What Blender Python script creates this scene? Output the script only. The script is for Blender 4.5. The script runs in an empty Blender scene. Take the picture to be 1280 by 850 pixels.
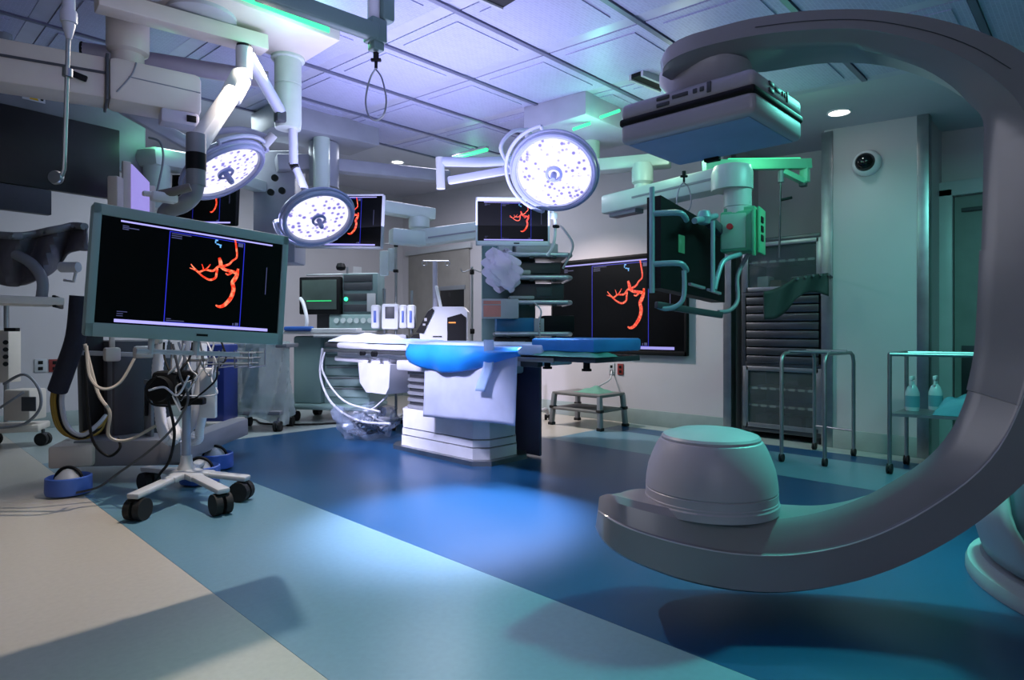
import bpy, bmesh, math, random
from mathutils import Vector, Matrix
random.seed(7)
scene = bpy.context.scene
COL = scene.collection
R = math.radians
# ------------------------------------------------------------------ camera
FPX, CXP, HORY, EYE = 780.0, 640.0, 412.0, 1.0      # focal length / principal column / horizon (1280x850), eye height
YAW = R(-46.08)
FW = Vector((-math.sin(YAW), math.cos(YAW), 0)); RT = Vector((math.cos(YAW), math.sin(YAW), 0)); UP = Vector((0, 0, 1))
cam = bpy.data.objects.new('camera', bpy.data.cameras.new('camera')); COL.objects.link(cam)
cam.location = (0, 0, EYE); cam.rotation_euler = (R(90), 0, YAW)
cam.data.sensor_width = 36; cam.data.lens = FPX / 1280 * 36; cam.data.shift_y = (HORY - 425) / 1280; cam.data.clip_start = 0.05
scene.camera = cam
scene.view_settings.view_transform = 'Standard'; scene.view_settings.look = 'None'
scene.view_settings.gamma = 1; scene.view_settings.use_curve_mapping = False
scene.view_settings.exposure = 0.35
w = bpy.data.worlds.new('world'); scene.world = w; w.use_nodes = True
w.node_tree.nodes['Background'].inputs[0].default_value = (.2, .25, .4, 1); w.node_tree.nodes['Background'].inputs[1].default_value = 0.05

def P(px, py, t):                                   # point seen at a pixel at depth t
    return FW * t + RT * ((px - CXP) / FPX * t) + UP * (EYE + (HORY - py) / FPX * t)
def PZ(px, z, t):                                   # same column and depth, given height
    v = FW * t + RT * ((px - CXP) / FPX * t); v.z = z; return v
def G(px, py): return P(px, py, FPX * EYE / (py - HORY))
def CZ(y): return 2.61 + 0.053 * y                  # underside of the gently rising ceiling

def light(kind, name, loc, energy, color, target=None, size=.1, spot=60, blend=.5, size_y=None):
    d = bpy.data.lights.new(name, kind); o = bpy.data.objects.new(name, d); COL.objects.link(o)
    d.energy = energy; d.color = color; o.location = loc
    if kind == 'AREA':
        d.size = size
        if size_y: d.shape = 'RECTANGLE'; d.size_y = size_y
    else: d.shadow_soft_size = size
    if kind == 'SPOT': d.spot_size = R(spot); d.spot_blend = blend
    if target is not None:
        o.rotation_euler = (Vector(target) - Vector(loc)).to_track_quat('-Z', 'Y').to_euler()
    return o
VIO = (.62, .66, 1.0); WARM = (1.0, .86, .74); GRN = (.25, 1.0, .6); TEAL = (.18, .85, .72)
# room light: ceiling spot at left, teal ambience without fixture at right, added fill elsewhere
light('SPOT', 'warm_ceiling_spot', PZ(350, 2.6, 3.5), 170, WARM, G(140, 760), .03, 96, .5)
light('SPOT', 'wall_ceiling_spot', (4.3, 4.9, 2.75), 190, (1.0, .86, .82), (5.5, 3.7, .0), .04, 76, .6)  # unseen lamp added to brighten the display wall and the stool
light('AREA', 'room_downlight_back', (2.4, 6.0, 2.85), 36, (.75, .9, 1.0), (2.4, 6.0, 0), 1.2)  # unseen fill added over the machines at the back
light('AREA', 'room_downlight_mid', (4.3, 5.4, 2.85), 34, (.85, .85, 1.0), (4.3, 5.4, 0), .9)  # unseen fill added to brighten the equipment tower
light('AREA', 'violet_uplight', (2.7, 3.3, 1.9), 36, (.6, .6, 1.0), (2.9, 3.5, 5), 1.8)  # fill without a fixture, added to light the ceiling from below
light('AREA', 'violet_uplight_near', (1.1, 1.6, 1.9), 15, (.6, .6, 1.0), (1.6, 2.0, 5), 1.4)  # second added ceiling fill, closer to the viewer
light('AREA', 'teal_ambience_right', (4.0, .55, 2.5), 30, TEAL, (4.0, .45, 0), .7)
light('SPOT', 'teal_ambience_near', (3.45, .5, 2.5), 210, (.1, .9, .68), (2.25, .3, 0), .12, 84, .8)
light('AREA', 'ambience_behind', (-1.0, -1.2, 2.4), 20, (.86, .86, 1.0), (1.6, 1.2, .6), 1.6)  # unseen fill added behind the viewer for the gantry front

# ------------------------------------------------------------------ materials
def lin(h):
    h = h.lstrip('#'); c = [int(h[i:i+2], 16) / 255 for i in (0, 2, 4)]
    return tuple((x / 12.92 if x <= .04045 else ((x + .055) / 1.055) ** 2.4) for x in c) + (1,)
MATS = {}
def mat(name, hexc, rough=.5, metal=0, var=.08, scale=6, bump=0, bscale=60, coat=0, alpha=1, trans=0):
    if name in MATS: return MATS[name]
    m = bpy.data.materials.new(name); m.use_nodes = True; nt = m.node_tree; b = nt.nodes['Principled BSDF']
    c = lin(hexc); b.inputs['Roughness'].default_value = rough; b.inputs['Metallic'].default_value = metal
    tc = nt.nodes.new('ShaderNodeTexCoord'); n = nt.nodes.new('ShaderNodeTexNoise'); n.inputs['Scale'].default_value = scale; n.inputs['Detail'].default_value = 4
    nt.links.new(tc.outputs['Object'], n.inputs['Vector'])
    cr = nt.nodes.new('ShaderNodeValToRGB'); cr.color_ramp.elements[0].position = .3; cr.color_ramp.elements[1].position = .7
    cr.color_ramp.elements[0].color = tuple(x * (1 - var) for x in c[:3]) + (1,); cr.color_ramp.elements[1].color = tuple(min(1, x * (1 + var)) for x in c[:3]) + (1,)
    nt.links.new(n.outputs['Fac'], cr.inputs['Fac']); nt.links.new(cr.outputs['Color'], b.inputs['Base Color'])
    if bump:
        n2 = nt.nodes.new('ShaderNodeTexNoise'); n2.inputs['Scale'].default_value = bscale; nt.links.new(tc.outputs['Object'], n2.inputs['Vector'])
        bp = nt.nodes.new('ShaderNodeBump'); bp.inputs['Strength'].default_value = bump; bp.inputs['Distance'].default_value = .01
        nt.links.new(n2.outputs['Fac'], bp.inputs['Height']); nt.links.new(bp.outputs['Normal'], b.inputs['Normal'])
    if coat: b.inputs['Coat Weight'].default_value = coat; b.inputs['Coat Roughness'].default_value = .15
    if trans: b.inputs['Transmission Weight'].default_value = trans
    if alpha < 1: b.inputs['Alpha'].default_value = alpha
    MATS[name] = m; return m
def emit(name, hexc, strength, base='#101010'):
    if name in MATS: return MATS[name]
    m = bpy.data.materials.new(name); m.use_nodes = True; b = m.node_tree.nodes['Principled BSDF']
    b.inputs['Base Color'].default_value = lin(base); b.inputs['Emission Color'].default_value = lin(hexc); b.inputs['Emission Strength'].default_value = strength
    MATS[name] = m; return m

wallm = mat('wall_paint', '#b9b4b8', .55, var=.03, scale=2)
ceilm = mat('ceiling_paint', '#b8b8c4', .6, var=.03, scale=2)
skirt = mat('skirting_vinyl', '#8f9a98', .45)
steel = mat('stainless_steel', '#9a9ea1', .36, .95, var=.12, scale=9)
steel_d = mat('dark_steel', '#5b5e62', .35, .9, var=.1)
white = mat('white_plastic', '#d9dade', .35, var=.03)
cream = mat('cream_enamel', '#c9bfb4', .38, var=.04)
lgrey = mat('light_grey_plastic', '#aeb0b4', .4, var=.04)
mgrey = mat('mid_grey_plastic', '#7a7d83', .42, var=.05)
dgrey = mat('dark_grey_plastic', '#3a3d42', .45, var=.08)
black = mat('black_plastic', '#0c0d0f', .55, var=.1)
black.node_tree.nodes['Principled BSDF'].inputs['Specular IOR Level'].default_value = .2
rubber = mat('black_rubber', '#0d0d0e', .7, var=.15)
gantry = mat('gantry_enamel', '#84838a', .3, var=.03, coat=.3)
gantry2 = mat('gantry_dome_enamel', '#9a99a3', .42, var=.03)
bezel = mat('bezel_grey_green', '#8aa39f', .4, var=.04)
blue = mat('blue_plastic', '#2f5fb0', .4)
boomgreen = mat('boom_enamel', '#b4c2ba', .35, var=.03)
vinyl_w = mat('white_corrugated_hose', '#cfd3dc', .4)
glass = mat('cabinet_glass', '#5a6266', .06, var=.1, alpha=.35)
teal_shell = mat('teal_grey_enamel', '#8ba6a4', .4, var=.04)

# ------------------------------------------------------------------ mesh builder
WM = {}
class MB:
    def __init__(s, o=None, M=None):
        s.M = M if M is not None else (WM[o] if o is not None else Matrix()); s.v = []; s.f = []
    def add(s, vs, fs, M=None):
        k = len(s.v); T = s.M @ M if M is not None else s.M
        s.v += [T @ Vector(q) for q in vs]; s.f += [tuple(i + k for i in f) for f in fs]; return s
    def box(s, c, d, bev=0, M=None, seg=2):
        x, y, z = d[0] / 2, d[1] / 2, d[2] / 2
        T = Matrix.Translation(Vector(c)); T = M @ T if M is not None else T
        if bev <= 0:
            vs = [(-x, -y, -z), (x, -y, -z), (x, y, -z), (-x, y, -z), (-x, -y, z), (x, -y, z), (x, y, z), (-x, y, z)]
            return s.add(vs, [(0, 3, 2, 1), (4, 5, 6, 7), (0, 1, 5, 4), (1, 2, 6, 5), (2, 3, 7, 6), (3, 0, 4, 7)], T)
        bm = bmesh.new(); bmesh.ops.create_cube(bm, size=1)
        for q in bm.verts: q.co = Vector((q.co.x * d[0], q.co.y * d[1], q.co.z * d[2]))
        bmesh.ops.bevel(bm, geom=bm.edges[:], offset=min(bev, min(d) * .49), segments=seg, profile=.5, affect='EDGES')
        bm.verts.index_update(); vs = [q.co.copy() for q in bm.verts]; fs = [tuple(q.index for q in f.verts) for f in bm.faces]; bm.free()
        return s.add(vs, fs, T)
    def beam(s, p0, p1, w, h, bev=0):
        p0, p1 = Vector(p0), Vector(p1); d = (p1 - p0); L = d.length; x = d.normalized()
        u = Vector((0, 0, 1)) if abs(x.z) < .95 else Vector((1, 0, 0))
        y = u.cross(x).normalized(); z = x.cross(y)
        M = Matrix((x, y, z)).transposed().to_4x4(); M.translation = (p0 + p1) / 2
        return s.box((0, 0, 0), (L, w, h), bev, M)
    def cyl(s, p0, p1, r0, r1=None, n=16):
        return s.tube([p0, p1], r0, n, [r0, r0 if r1 is None else r1])
    def tube(s, pts, r, n=8, rads=None, sm=0):
        pts = [Vector(p) for p in pts]
        if sm: pts = smooth(pts, sm); rads = None
        up = Vector((0, 0, 1)); vs = []; fs = []; N = len(pts)
        d0 = (pts[1] - pts[0]).normalized(); a = d0.orthogonal().normalized()
        for i, p in enumerate(pts):
            d = (pts[min(i + 1, N - 1)] - pts[max(i - 1, 0)]).normalized()
            a = (a - d * a.dot(d)); a = a.normalized() if a.length > 1e-6 else d.orthogonal().normalized()
            b = d.cross(a); rr = rads[i] if rads else r
            for k in range(n):
                q = 2 * math.pi * k / n; vs.append(p + (a * math.cos(q) + b * math.sin(q)) * rr)
        for i in range(N - 1):
            for k in range(n): fs.append((i * n + k, i * n + (k + 1) % n, (i + 1) * n + (k + 1) % n, (i + 1) * n + k))
        fs.append(tuple(range(n - 1, -1, -1))); fs.append(tuple((N - 1) * n + k for k in range(n)))
        return s.add(vs, fs)
    def lathe(s, prof, M=None, n=24, cap=True):
        vs = []; fs = []; N = len(prof)
        for r, z in prof:
            for k in range(n): q = 2 * math.pi * k / n; vs.append((r * math.cos(q), r * math.sin(q), z))
        for i in range(N - 1):
            for k in range(n): fs.append((i * n + k, i * n + (k + 1) % n, (i + 1) * n + (k + 1) % n, (i + 1) * n + k))
        if cap: fs.append(tuple(range(n - 1, -1, -1))); fs.append(tuple((N - 1) * n + k for k in range(n)))
        return s.add(vs, fs, M)
    def ring(s, rad, r, M=None, n=28, m=8, a0=0, a1=360):
        full = abs(a1 - a0) >= 360; k = n if full else n + 1; vs = []; fs = []
        for i in range(k):
            q = R(a0 + (a1 - a0) * i / n)
            for j in range(m):
                w_ = 2 * math.pi * j / m; vs.append(((rad + r * math.cos(w_)) * math.cos(q), (rad + r * math.cos(w_)) * math.sin(q), r * math.sin(w_)))
        for i in range(n):
            i2 = (i + 1) % k
            for j in range(m): fs.append((i * m + j, i2 * m + j, i2 * m + (j + 1) % m, i * m + (j + 1) % m))
        return s.add(vs, fs, M)
    def prism(s, poly, h0, h1, M=None):                # polygon in local xy, extruded along local z
        n = len(poly); vs = [(x, y, h0) for x, y in poly] + [(x, y, h1) for x, y in poly]
        fs = [tuple(range(n - 1, -1, -1)), tuple(range(n, 2 * n))] + [(i, (i + 1) % n, n + (i + 1) % n, n + i) for i in range(n)]
        return s.add(vs, fs, M)
    def grid(s, fn, nu, nv, th=0):
        vs = [fn(i / nu, j / nv) for j in range(nv + 1) for i in range(nu + 1)]
        fs = [(j * (nu + 1) + i, j * (nu + 1) + i + 1, (j + 1) * (nu + 1) + i + 1, (j + 1) * (nu + 1) + i) for j in range(nv) for i in range(nu)]
        return s.add(vs, fs)
    def build(s, name, m, parent=None, loc=None, ang=38, solid=0):
        base = WM[parent] if parent is not None else Matrix.Translation(Vector(loc if loc is not None else (0, 0, 0)))
        inv = base.inverted(); me = bpy.data.meshes.new(name)
        me.from_pydata([inv @ q for q in s.v], [], s.f); me.validate()
        bm = bmesh.new(); bm.from_mesh(me); bmesh.ops.recalc_face_normals(bm, faces=bm.faces); bm.to_mesh(me); bm.free()
        me.polygons.foreach_set('use_smooth', [True] * len(me.polygons)); me.set_sharp_from_angle(angle=R(ang))
        me.materials.append(m); o = bpy.data.objects.new(name, me); COL.objects.link(o)
        if parent is not None: o.parent = parent
        else: o.location = base.translation
        WM[o] = base
        if solid: md = o.modifiers.new('thickness', 'SOLIDIFY'); md.thickness = solid
        return o
def smooth(pts, k):
    out = []; n = len(pts)
    for i in range(n - 1):
        p0, p1, p2, p3 = pts[max(i - 1, 0)], pts[i], pts[i + 1], pts[min(i + 2, n - 1)]
        for j in range(k):
            u = j / k; out.append(.5 * ((2 * p1) + (p2 - p0) * u + (2 * p0 - 5 * p1 + 4 * p2 - p3) * u * u + (3 * p1 - p0 - 3 * p2 + p3) * u ** 3))
    return out + [pts[-1]]
def tag(o, label, cat, group=None):
    o['label'] = label; o['category'] = cat
    if group: o['group'] = group
    return o
def struct(o, label=None, cat=None):
    o['kind'] = 'structure'
    if label: o['label'] = label; o['category'] = cat or 'structure'
    return o
def thing(name, label, cat, loc, rz=0, group=None):
    o = bpy.data.objects.new(name, None); COL.objects.link(o); o.empty_display_size = .1
    o.location = loc; o.rotation_euler = (0, 0, rz); WM[o] = Matrix.Translation(Vector(loc)) @ Matrix.Rotation(rz, 4, 'Z')
    return tag(o, label, cat, group)
def part(o, name, m, fn, parent=None, local=True, **kw):   # fn fills the builder; part goes under o (or under parent)
    b = MB(o) if local else MB(); fn(b); return b.build(name, m, parent or o, **kw)
def dirM(loc, z, roll=0):
    q = Vector(z).to_track_quat('Z', 'Y').to_matrix().to_4x4(); q.translation = Vector(loc); return q @ Matrix.Rotation(roll, 4, 'Z')
def caster(o, p, r=.05, wm=rubber, fm=dgrey, ax=(1, 0, 0), w=.035):
    p = Vector(p); a = Vector(ax).normalized()
    c = MB(o).cyl(p + Vector((0, 0, r)), p + Vector((0, 0, 2 * r + .03)), .014, n=8).beam(p - a * w * .8 + Vector((0, 0, r * 1.3)), p + a * w * .8 + Vector((0, 0, r * 1.3)), r * 1.1, r * 1.3, .008).build('caster', fm, o)
    q = p + Vector((0, 0, r)); MB(o).cyl(q - a * w, q - a * w * .2, r, n=18).cyl(q + a * w * .2, q + a * w, r, n=18).build('wheel', wm, c)

# ------------------------------------------------------------------ room shell
XW, YW = 5.7, 7.8          # wall with the large display; wall on the left
XN, YN = -2.6, -3.0        # walls behind the viewer
def vinyl(name, hexc):
    m = mat(name, hexc, .3, var=.045, scale=45, bump=.05, bscale=300); m.node_tree.nodes['Principled BSDF'].inputs['Specular IOR Level'].default_value = .75; return m
V_beige = vinyl('floor_vinyl_beige', '#b3ada2'); V_light = vinyl('floor_vinyl_pale_blue', '#5f8698'); V_dark = vinyl('floor_vinyl_deep_blue', '#11456c')
V_pale = vinyl('floor_vinyl_pale', '#9aa6a4')
floor = MB().box(((XN + 6.5) / 2, (YN + YW) / 2, -.06), (6.5 - XN + .3, YW - YN + .3, .11)).build('floor', mat('floor_screed', '#777777', .6)); struct(floor, 'glossy vinyl floor with beige and blue bands', 'floor')
def sheet(x0, x1, y0, y1, m):
    g = .0015; MB().box(((x0 + x1) / 2, (y0 + y1) / 2, -.0025), (x1 - x0 - g, y1 - y0 - g, .005)).build('vinyl_sheet', m, floor)
sheet(XN, .92, YN, 7.8, V_beige); sheet(.92, 1.77, YN, 5.75, V_light); sheet(1.77, 4.36, YN, 5.75, V_dark)
sheet(.92, 4.36, 5.75, 7.8, V_pale); sheet(4.36, 6.5, 3.72, 7.8, V_beige); sheet(4.36, 5.18, YN, 3.72, V_light); sheet(5.18, 5.46, YN, 3.72, V_dark); sheet(5.46, 6.5, YN, 3.72, V_pale)

def wallbox(b, x0, x1, y0, y1, z0=0, z1=3.3): b.box(((x0 + x1) / 2, (y0 + y1) / 2, (z0 + z1) / 2), (x1 - x0, y1 - y0, z1 - z0))
b = MB(); wallbox(b, XW, 6.5, 2.62, YW + .2); wallbox(b, XW, 6.5, 1.04, 1.78); wallbox(b, 6.36, 6.5, 1.78, 2.62); wallbox(b, 6.3, 6.5, YN - .2, 1.04)
struct(b.build('wall_right', wallm), 'pale painted wall with a cabinet niche and door recess', 'wall')
b = MB(); wallbox(b, XN - .2, XW, YW, YW + .2); struct(b.build('wall_left', wallm), 'pale wall behind the equipment booms', 'wall')
b = MB(); wallbox(b, XN - .2, XN, YN - .2, YW); struct(b.build('wall_back', wallm), 'plain wall behind the viewer', 'wall')
b = MB(); wallbox(b, XN, 6.3, YN - .2, YN); struct(b.build('wall_near', wallm), 'plain wall at the near side', 'wall')
def skirting(x0, x1, y0, y1, name): struct(MB().box(((x0 + x1) / 2, (y0 + y1) / 2, .08), (x1 - x0, y1 - y0, .16), .004).build(name, skirt))
skirting(XW - .012, XW, 2.63, YW, 'baseboard_right'); skirting(XW - .012, XW, 1.05, 1.77, 'baseboard_pier'); skirting(XN, XW - .012, YW - .012, YW, 'baseboard_left')
for i, (y0, y1) in enumerate(((2.60, 2.68), (1.71, 1.80), (1.02, 1.10))):
    struct(MB().box((XW + .04, (y0 + y1) / 2, CZ(1.5) / 2), (.11, y1 - y0, CZ(1.5) - .01), .004).build('trim_%d' % (i + 1), steel))
# ceiling: slab, perforated panels, metal bars
def ceil_slab(b, x0, x1, y0, y1, dz, th):
    vs = []
    for z in (dz, dz + th):
        for x, y in ((x0, y0), (x1, y0), (x1, y1), (x0, y1)): vs.append((x, y, CZ(y) + z))
    b.add(vs, [(0, 3, 2, 1), (4, 5, 6, 7), (0, 1, 5, 4), (1, 2, 6, 5), (2, 3, 7, 6), (3, 0, 4, 7)])
b = MB(); ceil_slab(b, XN - .2, 6.5, YN - .2, YW + .2, 0, .1); ceiling = b.build('ceiling', ceilm); struct(ceiling, 'ceiling with a field of perforated metal panels', 'ceiling')
pm = mat('perforated_panel', '#a9aac6', .5, var=.02)
nt = pm.node_tree; br = nt.nodes.new('ShaderNodeTexBrick'); tc = nt.nodes.new('ShaderNodeTexCoord'); bs = nt.nodes['Principled BSDF']
br.inputs['Scale'].default_value = 22; br.inputs['Mortar Size'].default_value = .028; br.inputs['Brick Width'].default_value = .9; br.inputs['Row Height'].default_value = .42
br.inputs['Color1'].default_value = lin('#9c9dbb'); br.inputs['Color2'].default_value = lin('#a3a4c2'); br.inputs['Mortar'].default_value = lin('#b4b5cf')
nt.links.new(tc.outputs['Object'], br.inputs['Vector']); nt.links.new(br.outputs['Color'], bs.inputs['Base Color'])
GX = [4.62, 3.71, 2.94, 2.2, 1.46, .72, -.02, -.76]; GY = [5.33, 4.64, 3.95, 3.26, 2.57, 1.88, 1.19, .5, -.19]
sharemesh = None
for i in range(len(GX) - 1):
    for j in range(len(GY) - 1):
        x1, x0, y1, y0 = GX[i] - .05, GX[i + 1] + .05, GY[j] - .022, GY[j + 1] + .022
        b = MB(); xc, yc = (x0 + x1) / 2, (y0 + y1) / 2
        for (a0, a1, c0, c1, dz, th) in ((x0, x1, y0, y1, -.012, .012), (x0 + .07, x1 - .07, y0 + .07, y1 - .07, -.018, .006)): ceil_slab(b, a0, a1, c0, c1, dz, th)
        b.build('ceiling_panel', pm, ceiling)
barm = mat('ceiling_bar_metal', '#6d6f86', .4, .4)
for y in GY:
    b = MB(); ceil_slab(b, GX[-1], GX[0], y - .016, y + .016, -.022, .022); b.build('ceiling_bar', barm, ceiling)
for x in GX:
    b = MB(); ceil_slab(b, x - .045, x + .045, GY[-1], GY[0], -.008, .008); b.build('ceiling_channel', mat('ceiling_channel_metal', '#b0b0c6', .4, .2), ceiling)
# ------------------------------------------------------------------ C-arm x-ray gantry
AX = Vector((2.125, 1.05, 0))                      # beam axis
carm = thing('c_arm_gantry', 'large grey x-ray C-arm with flat detector on top and domed tube housing below', 'x-ray machine', AX, YAW)
TF = 2.06; T0 = FW.dot(AX); L0 = RT.dot(AX)
prs = [((833,64),(835,82)),((838,52),(843,80)),((858,42),(862,75)),((890,33),(893,66)),((940,20),(950,56)),((1000,11),(1010,51)),((1060,8),(1066,50)),((1110,10),(1108,57)),((1170,19),(1167,76)),((1230,36),(1205,99)),((1285,62),(1230,124)),
 ((1330,105),(1245,142)),((1358,165),(1246,180)),((1374,235),(1245,240)),((1380,310),(1243,310)),((1378,390),(1240,380)),((1365,460),(1236,440)),((1340,530),(1226,490)),((1305,588),(1205,540)),((1262,630),(1170,580)),
 ((1213,668),(1117,614)),((1155,701),(1085,630)),((1097,725),(1052,642)),((1040,739),(1015,651)),((980,746),(970,656)),((920,743),(910,653)),((860,731),(850,643)),((815,717),(808,635)),((780,703),(780,629)),((760,690),(766,628)),((751,676),(757,636))]
BI = [(838,100),(845,100),(862,98),(893,95),(956,90),(1020,80),(1072,79),(1118,85),(1168,102),(1210,126),(1236,145),(1242,158),(1243,190),(1242,245),(1241,310),(1238,380),(1233,438),(1222,486),(1200,536),(1165,575),(1112,608),(1080,620),(1050,628),(1015,632),(970,630),(910,627),(850,619),(808,611),(785,613),(772,618),(762,628)]
def loc2(p, t=TF): return Vector(((p[0] - CXP) / FPX * t - L0, 0, EYE + (HORY - p[1]) / FPX * t))
NP = len(prs); secs = []
for i, (o_, i_) in enumerate(prs):
    s = i / (NP - 1); O, I = loc2(o_), loc2(i_); yf = TF - T0
    D = .2 + .17 * max(0, min(1, (s - .45) / .4))
    k = NP - 1 - i; endf = [.30, .62, .82, .93, 1][min(k, 4)] if k < 5 else ([.45, .75, .95, 1][min(i, 3)] if i < 4 else 1)
    mid = yf + D / 2; y0 = mid - D / 2 * endf; y1 = mid + D / 2 * endf
    ch = .045 * endf; rf = .57 if i > 11 else .66   # ridge between bevel and side face
    IB = loc2(BI[i], T0 + y1 - .02); OB = O + (IB - I) * .5
    RD = O.lerp(I, rf)
    ring = [(O.lerp(I, .06), y0 + .004), (RD, y0), (O.lerp(I, rf + .025), y0 + .007), (O.lerp(I, .9), y0 + ch * .7), (I, y0 + ch * 1.3), (IB, y1 - .02), (OB.lerp(IB, .1), y1), (OB, y1 - .03), (O, y0 + .03)]
    secs.append([Vector((q.x, y, q.z)) for q, y in ring])
def sweep(b, secs):
    m = len(secs[0]); vs = [q for s in secs for q in s]; fs = []
    for i in range(len(secs) - 1):
        for k in range(m): fs.append((i * m + k, i * m + (k + 1) % m, (i + 1) * m + (k + 1) % m, (i + 1) * m + k))
    fs.append(tuple(range(m))); fs.append(tuple((len(secs) - 1) * m + k for k in range(m - 1, -1, -1))); b.add(vs, fs)
def resec(S, k=3):
    m = len(S[0]); cols = [smooth([s[j] for s in S], k) for j in range(m)]
    return [[cols[j][i] for j in range(m)] for i in range(len(cols[0]))]
part(carm, 'c_arm', gantry, lambda b: sweep(b, resec(secs)), ang=30)
# overlapping lower cover that starts at the right with a stepped edge
S2 = []
for s in secs[14:18]:
    c = sum(s, Vector()) / len(s); S2.append([c + (q - c) * 1.03 for q in s])
part(carm, 'joint_cover', gantry, lambda b: sweep(b, resec(S2)), ang=30)
hl = [Vector((s[1].x, s[1].y - .001, s[1].z)) for s in secs]
part(carm, 'trim_line', mat('gantry_trim', '#c2c0c8', .3), lambda b: b.tube(smooth(hl[16:30], 3), .0025, 6))  # pale tube along the ridge, its highlight put into the colour
part(carm, 'seam', dgrey, lambda b: b.tube(smooth([Vector((s[0].x * .45 + s[1].x * .55, s[1].y - .0005, s[0].z * .45 + s[1].z * .55)) for s in secs[4:11]], 3), .0012, 5))
part(carm, 'tube_housing', gantry2, lambda b: b.lathe([(.234, .365), (.234, .39), (.231, .395), (.231, .402), (.229, .405), (.229, .43), (.226, .433), (.229, .437), (.226, .47), (.219, .51), (.205, .55), (.19, .583), (.178, .603), (.172, .606), (.172, .614), (.165, .622), (.12, .636), (.06, .643), (.005, .645)], None, 48), ang=25)
part(carm, 'detector_neck', gantry2, lambda b: b.lathe([(.10, 1.80), (.115, 1.83), (.13, 1.86), (.16, 1.90), (.16, 1.93)], Matrix.Translation((-.02, 0, 0)), 32))
det = (.42, .495)
DM = Matrix.Rotation(-YAW, 4, 'Z')
part(carm, 'detector_housing', gantry2, lambda b: b.box((0, 0, 1.7875), (*det, .065), .022, DM, 3).box((0, 0, 1.712), (det[0], det[1], .075), .02, DM, 3), ang=30)
part(carm, 'rubber_band', black, lambda b: b.box((0, 0, 1.752), (det[0] + .006, det[1] + .006, .028), .01, DM, 3))
part(carm, 'detector_window', mat('detector_window', '#7e93b4', .5), lambda b: b.box((0, .0, 1.674), (det[0] - .05, det[1] - .05, .006), .002, DM))
for k, (y, z, l, h) in enumerate(((.07, 1.800, .05, .014), (.07, 1.778, .05, .014), (.005, 1.793, .06, .014), (-.05, 1.793, .016, .016), (-.075, 1.793, .016, .016), (-.10, 1.793, .016, .036))):
    part(carm, 'vent_slot', dgrey, lambda b: b.box((-det[0] / 2 - .001, y, z), (.006, l, h), .003, DM))
    part(carm, 'vent_slot', dgrey, lambda b: b.box((-.02 - y * .8, -det[1] / 2 - .001, z), (l * .8, .006, h), .003, DM))
part(carm, 'sensor', black, lambda b: b.box((det[0] / 2 - .03, .08, 1.668), (.03, .06, .02), .004, DM))
# floor robot base at the right: turntable disc, skirt, swivel body reaching up behind the C
bc = FW * 2.21 + RT * 2.58; bl = WM[carm].inverted() @ bc
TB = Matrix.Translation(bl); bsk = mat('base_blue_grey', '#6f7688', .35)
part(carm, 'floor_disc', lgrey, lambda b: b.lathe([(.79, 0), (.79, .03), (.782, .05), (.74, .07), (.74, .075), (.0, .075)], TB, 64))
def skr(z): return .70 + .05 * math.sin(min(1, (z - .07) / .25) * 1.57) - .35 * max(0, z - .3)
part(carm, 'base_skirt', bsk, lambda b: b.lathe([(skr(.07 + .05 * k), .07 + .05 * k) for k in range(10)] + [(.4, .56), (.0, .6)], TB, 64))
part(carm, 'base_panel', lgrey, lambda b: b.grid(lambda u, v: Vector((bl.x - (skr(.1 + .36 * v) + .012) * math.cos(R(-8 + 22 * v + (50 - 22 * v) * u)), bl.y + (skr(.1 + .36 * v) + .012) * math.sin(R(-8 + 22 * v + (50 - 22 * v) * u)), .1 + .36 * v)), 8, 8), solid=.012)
part(carm, 'swivel_ring', white, lambda b: b.ring(.30, .02, Matrix.Translation(bl + Vector((-.1, -.36, .52))) @ Matrix.Rotation(R(58), 4, 'X'), 40, 10))
part(carm, 'robot_shoulder', gantry, lambda b: b.lathe([(.0, -.3), (.26, -.3), (.28, -.27), (.28, .1), (.24, .14), (.0, .14)], Matrix.Translation(bl + Vector((-.1, -.12, .5))) @ Matrix.Rotation(R(58), 4, 'X'), 40))
part(carm, 'robot_arm', gantry, lambda b: b.tube([bl + Vector((0, 0, .5)), bl + Vector((.1, .15, .85)), bl + Vector((-.1, .18, 1.05)), Vector((1.36, .12, 1.08)), Vector((1.25, .05, 1.08))], .15, 20, sm=5))

# ------------------------------------------------------------------ operating table
tb = thing('operating_table', 'white operating table on stepped pedestal with blue mattress under bright lamps', 'operating table', (3.37, 3.85, 0))
tW = mat('table_white', '#d5d6de', .3, coat=.2)
def T(x, y, z): return (x - 3.37, y - 3.85, z)
def oct_(x0, x1, y0, y1, c): return [(x0 - 3.37 + c, y0 - 3.85), (x1 - 3.37 - c, y0 - 3.85), (x1 - 3.37, y0 - 3.85 + c), (x1 - 3.37, y1 - 3.85 - c), (x1 - 3.37 - c, y1 - 3.85), (x0 - 3.37 + c, y1 - 3.85), (x0 - 3.37, y1 - 3.85 - c), (x0 - 3.37, y0 - 3.85 + c)]
part(tb, 'floor_plate', steel, lambda b: b.prism(oct_(3.08, 3.66, 3.27, 4.45, .1), 0, .035))
def ped(b):
    for z0, z1, e in ((.035, .115, 0), (.125, .175, .004), (.185, .34, .008)): b.prism(oct_(3.13 + e, 3.6 - e, 3.33 + e, 4.39 - e, .09), z0, z1)
part(tb, 'pedestal', tW, ped); part(tb, 'pedestal_groove', mgrey, lambda b: b.prism(oct_(3.15, 3.58, 3.35, 4.37, .09), .1, .2))
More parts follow.
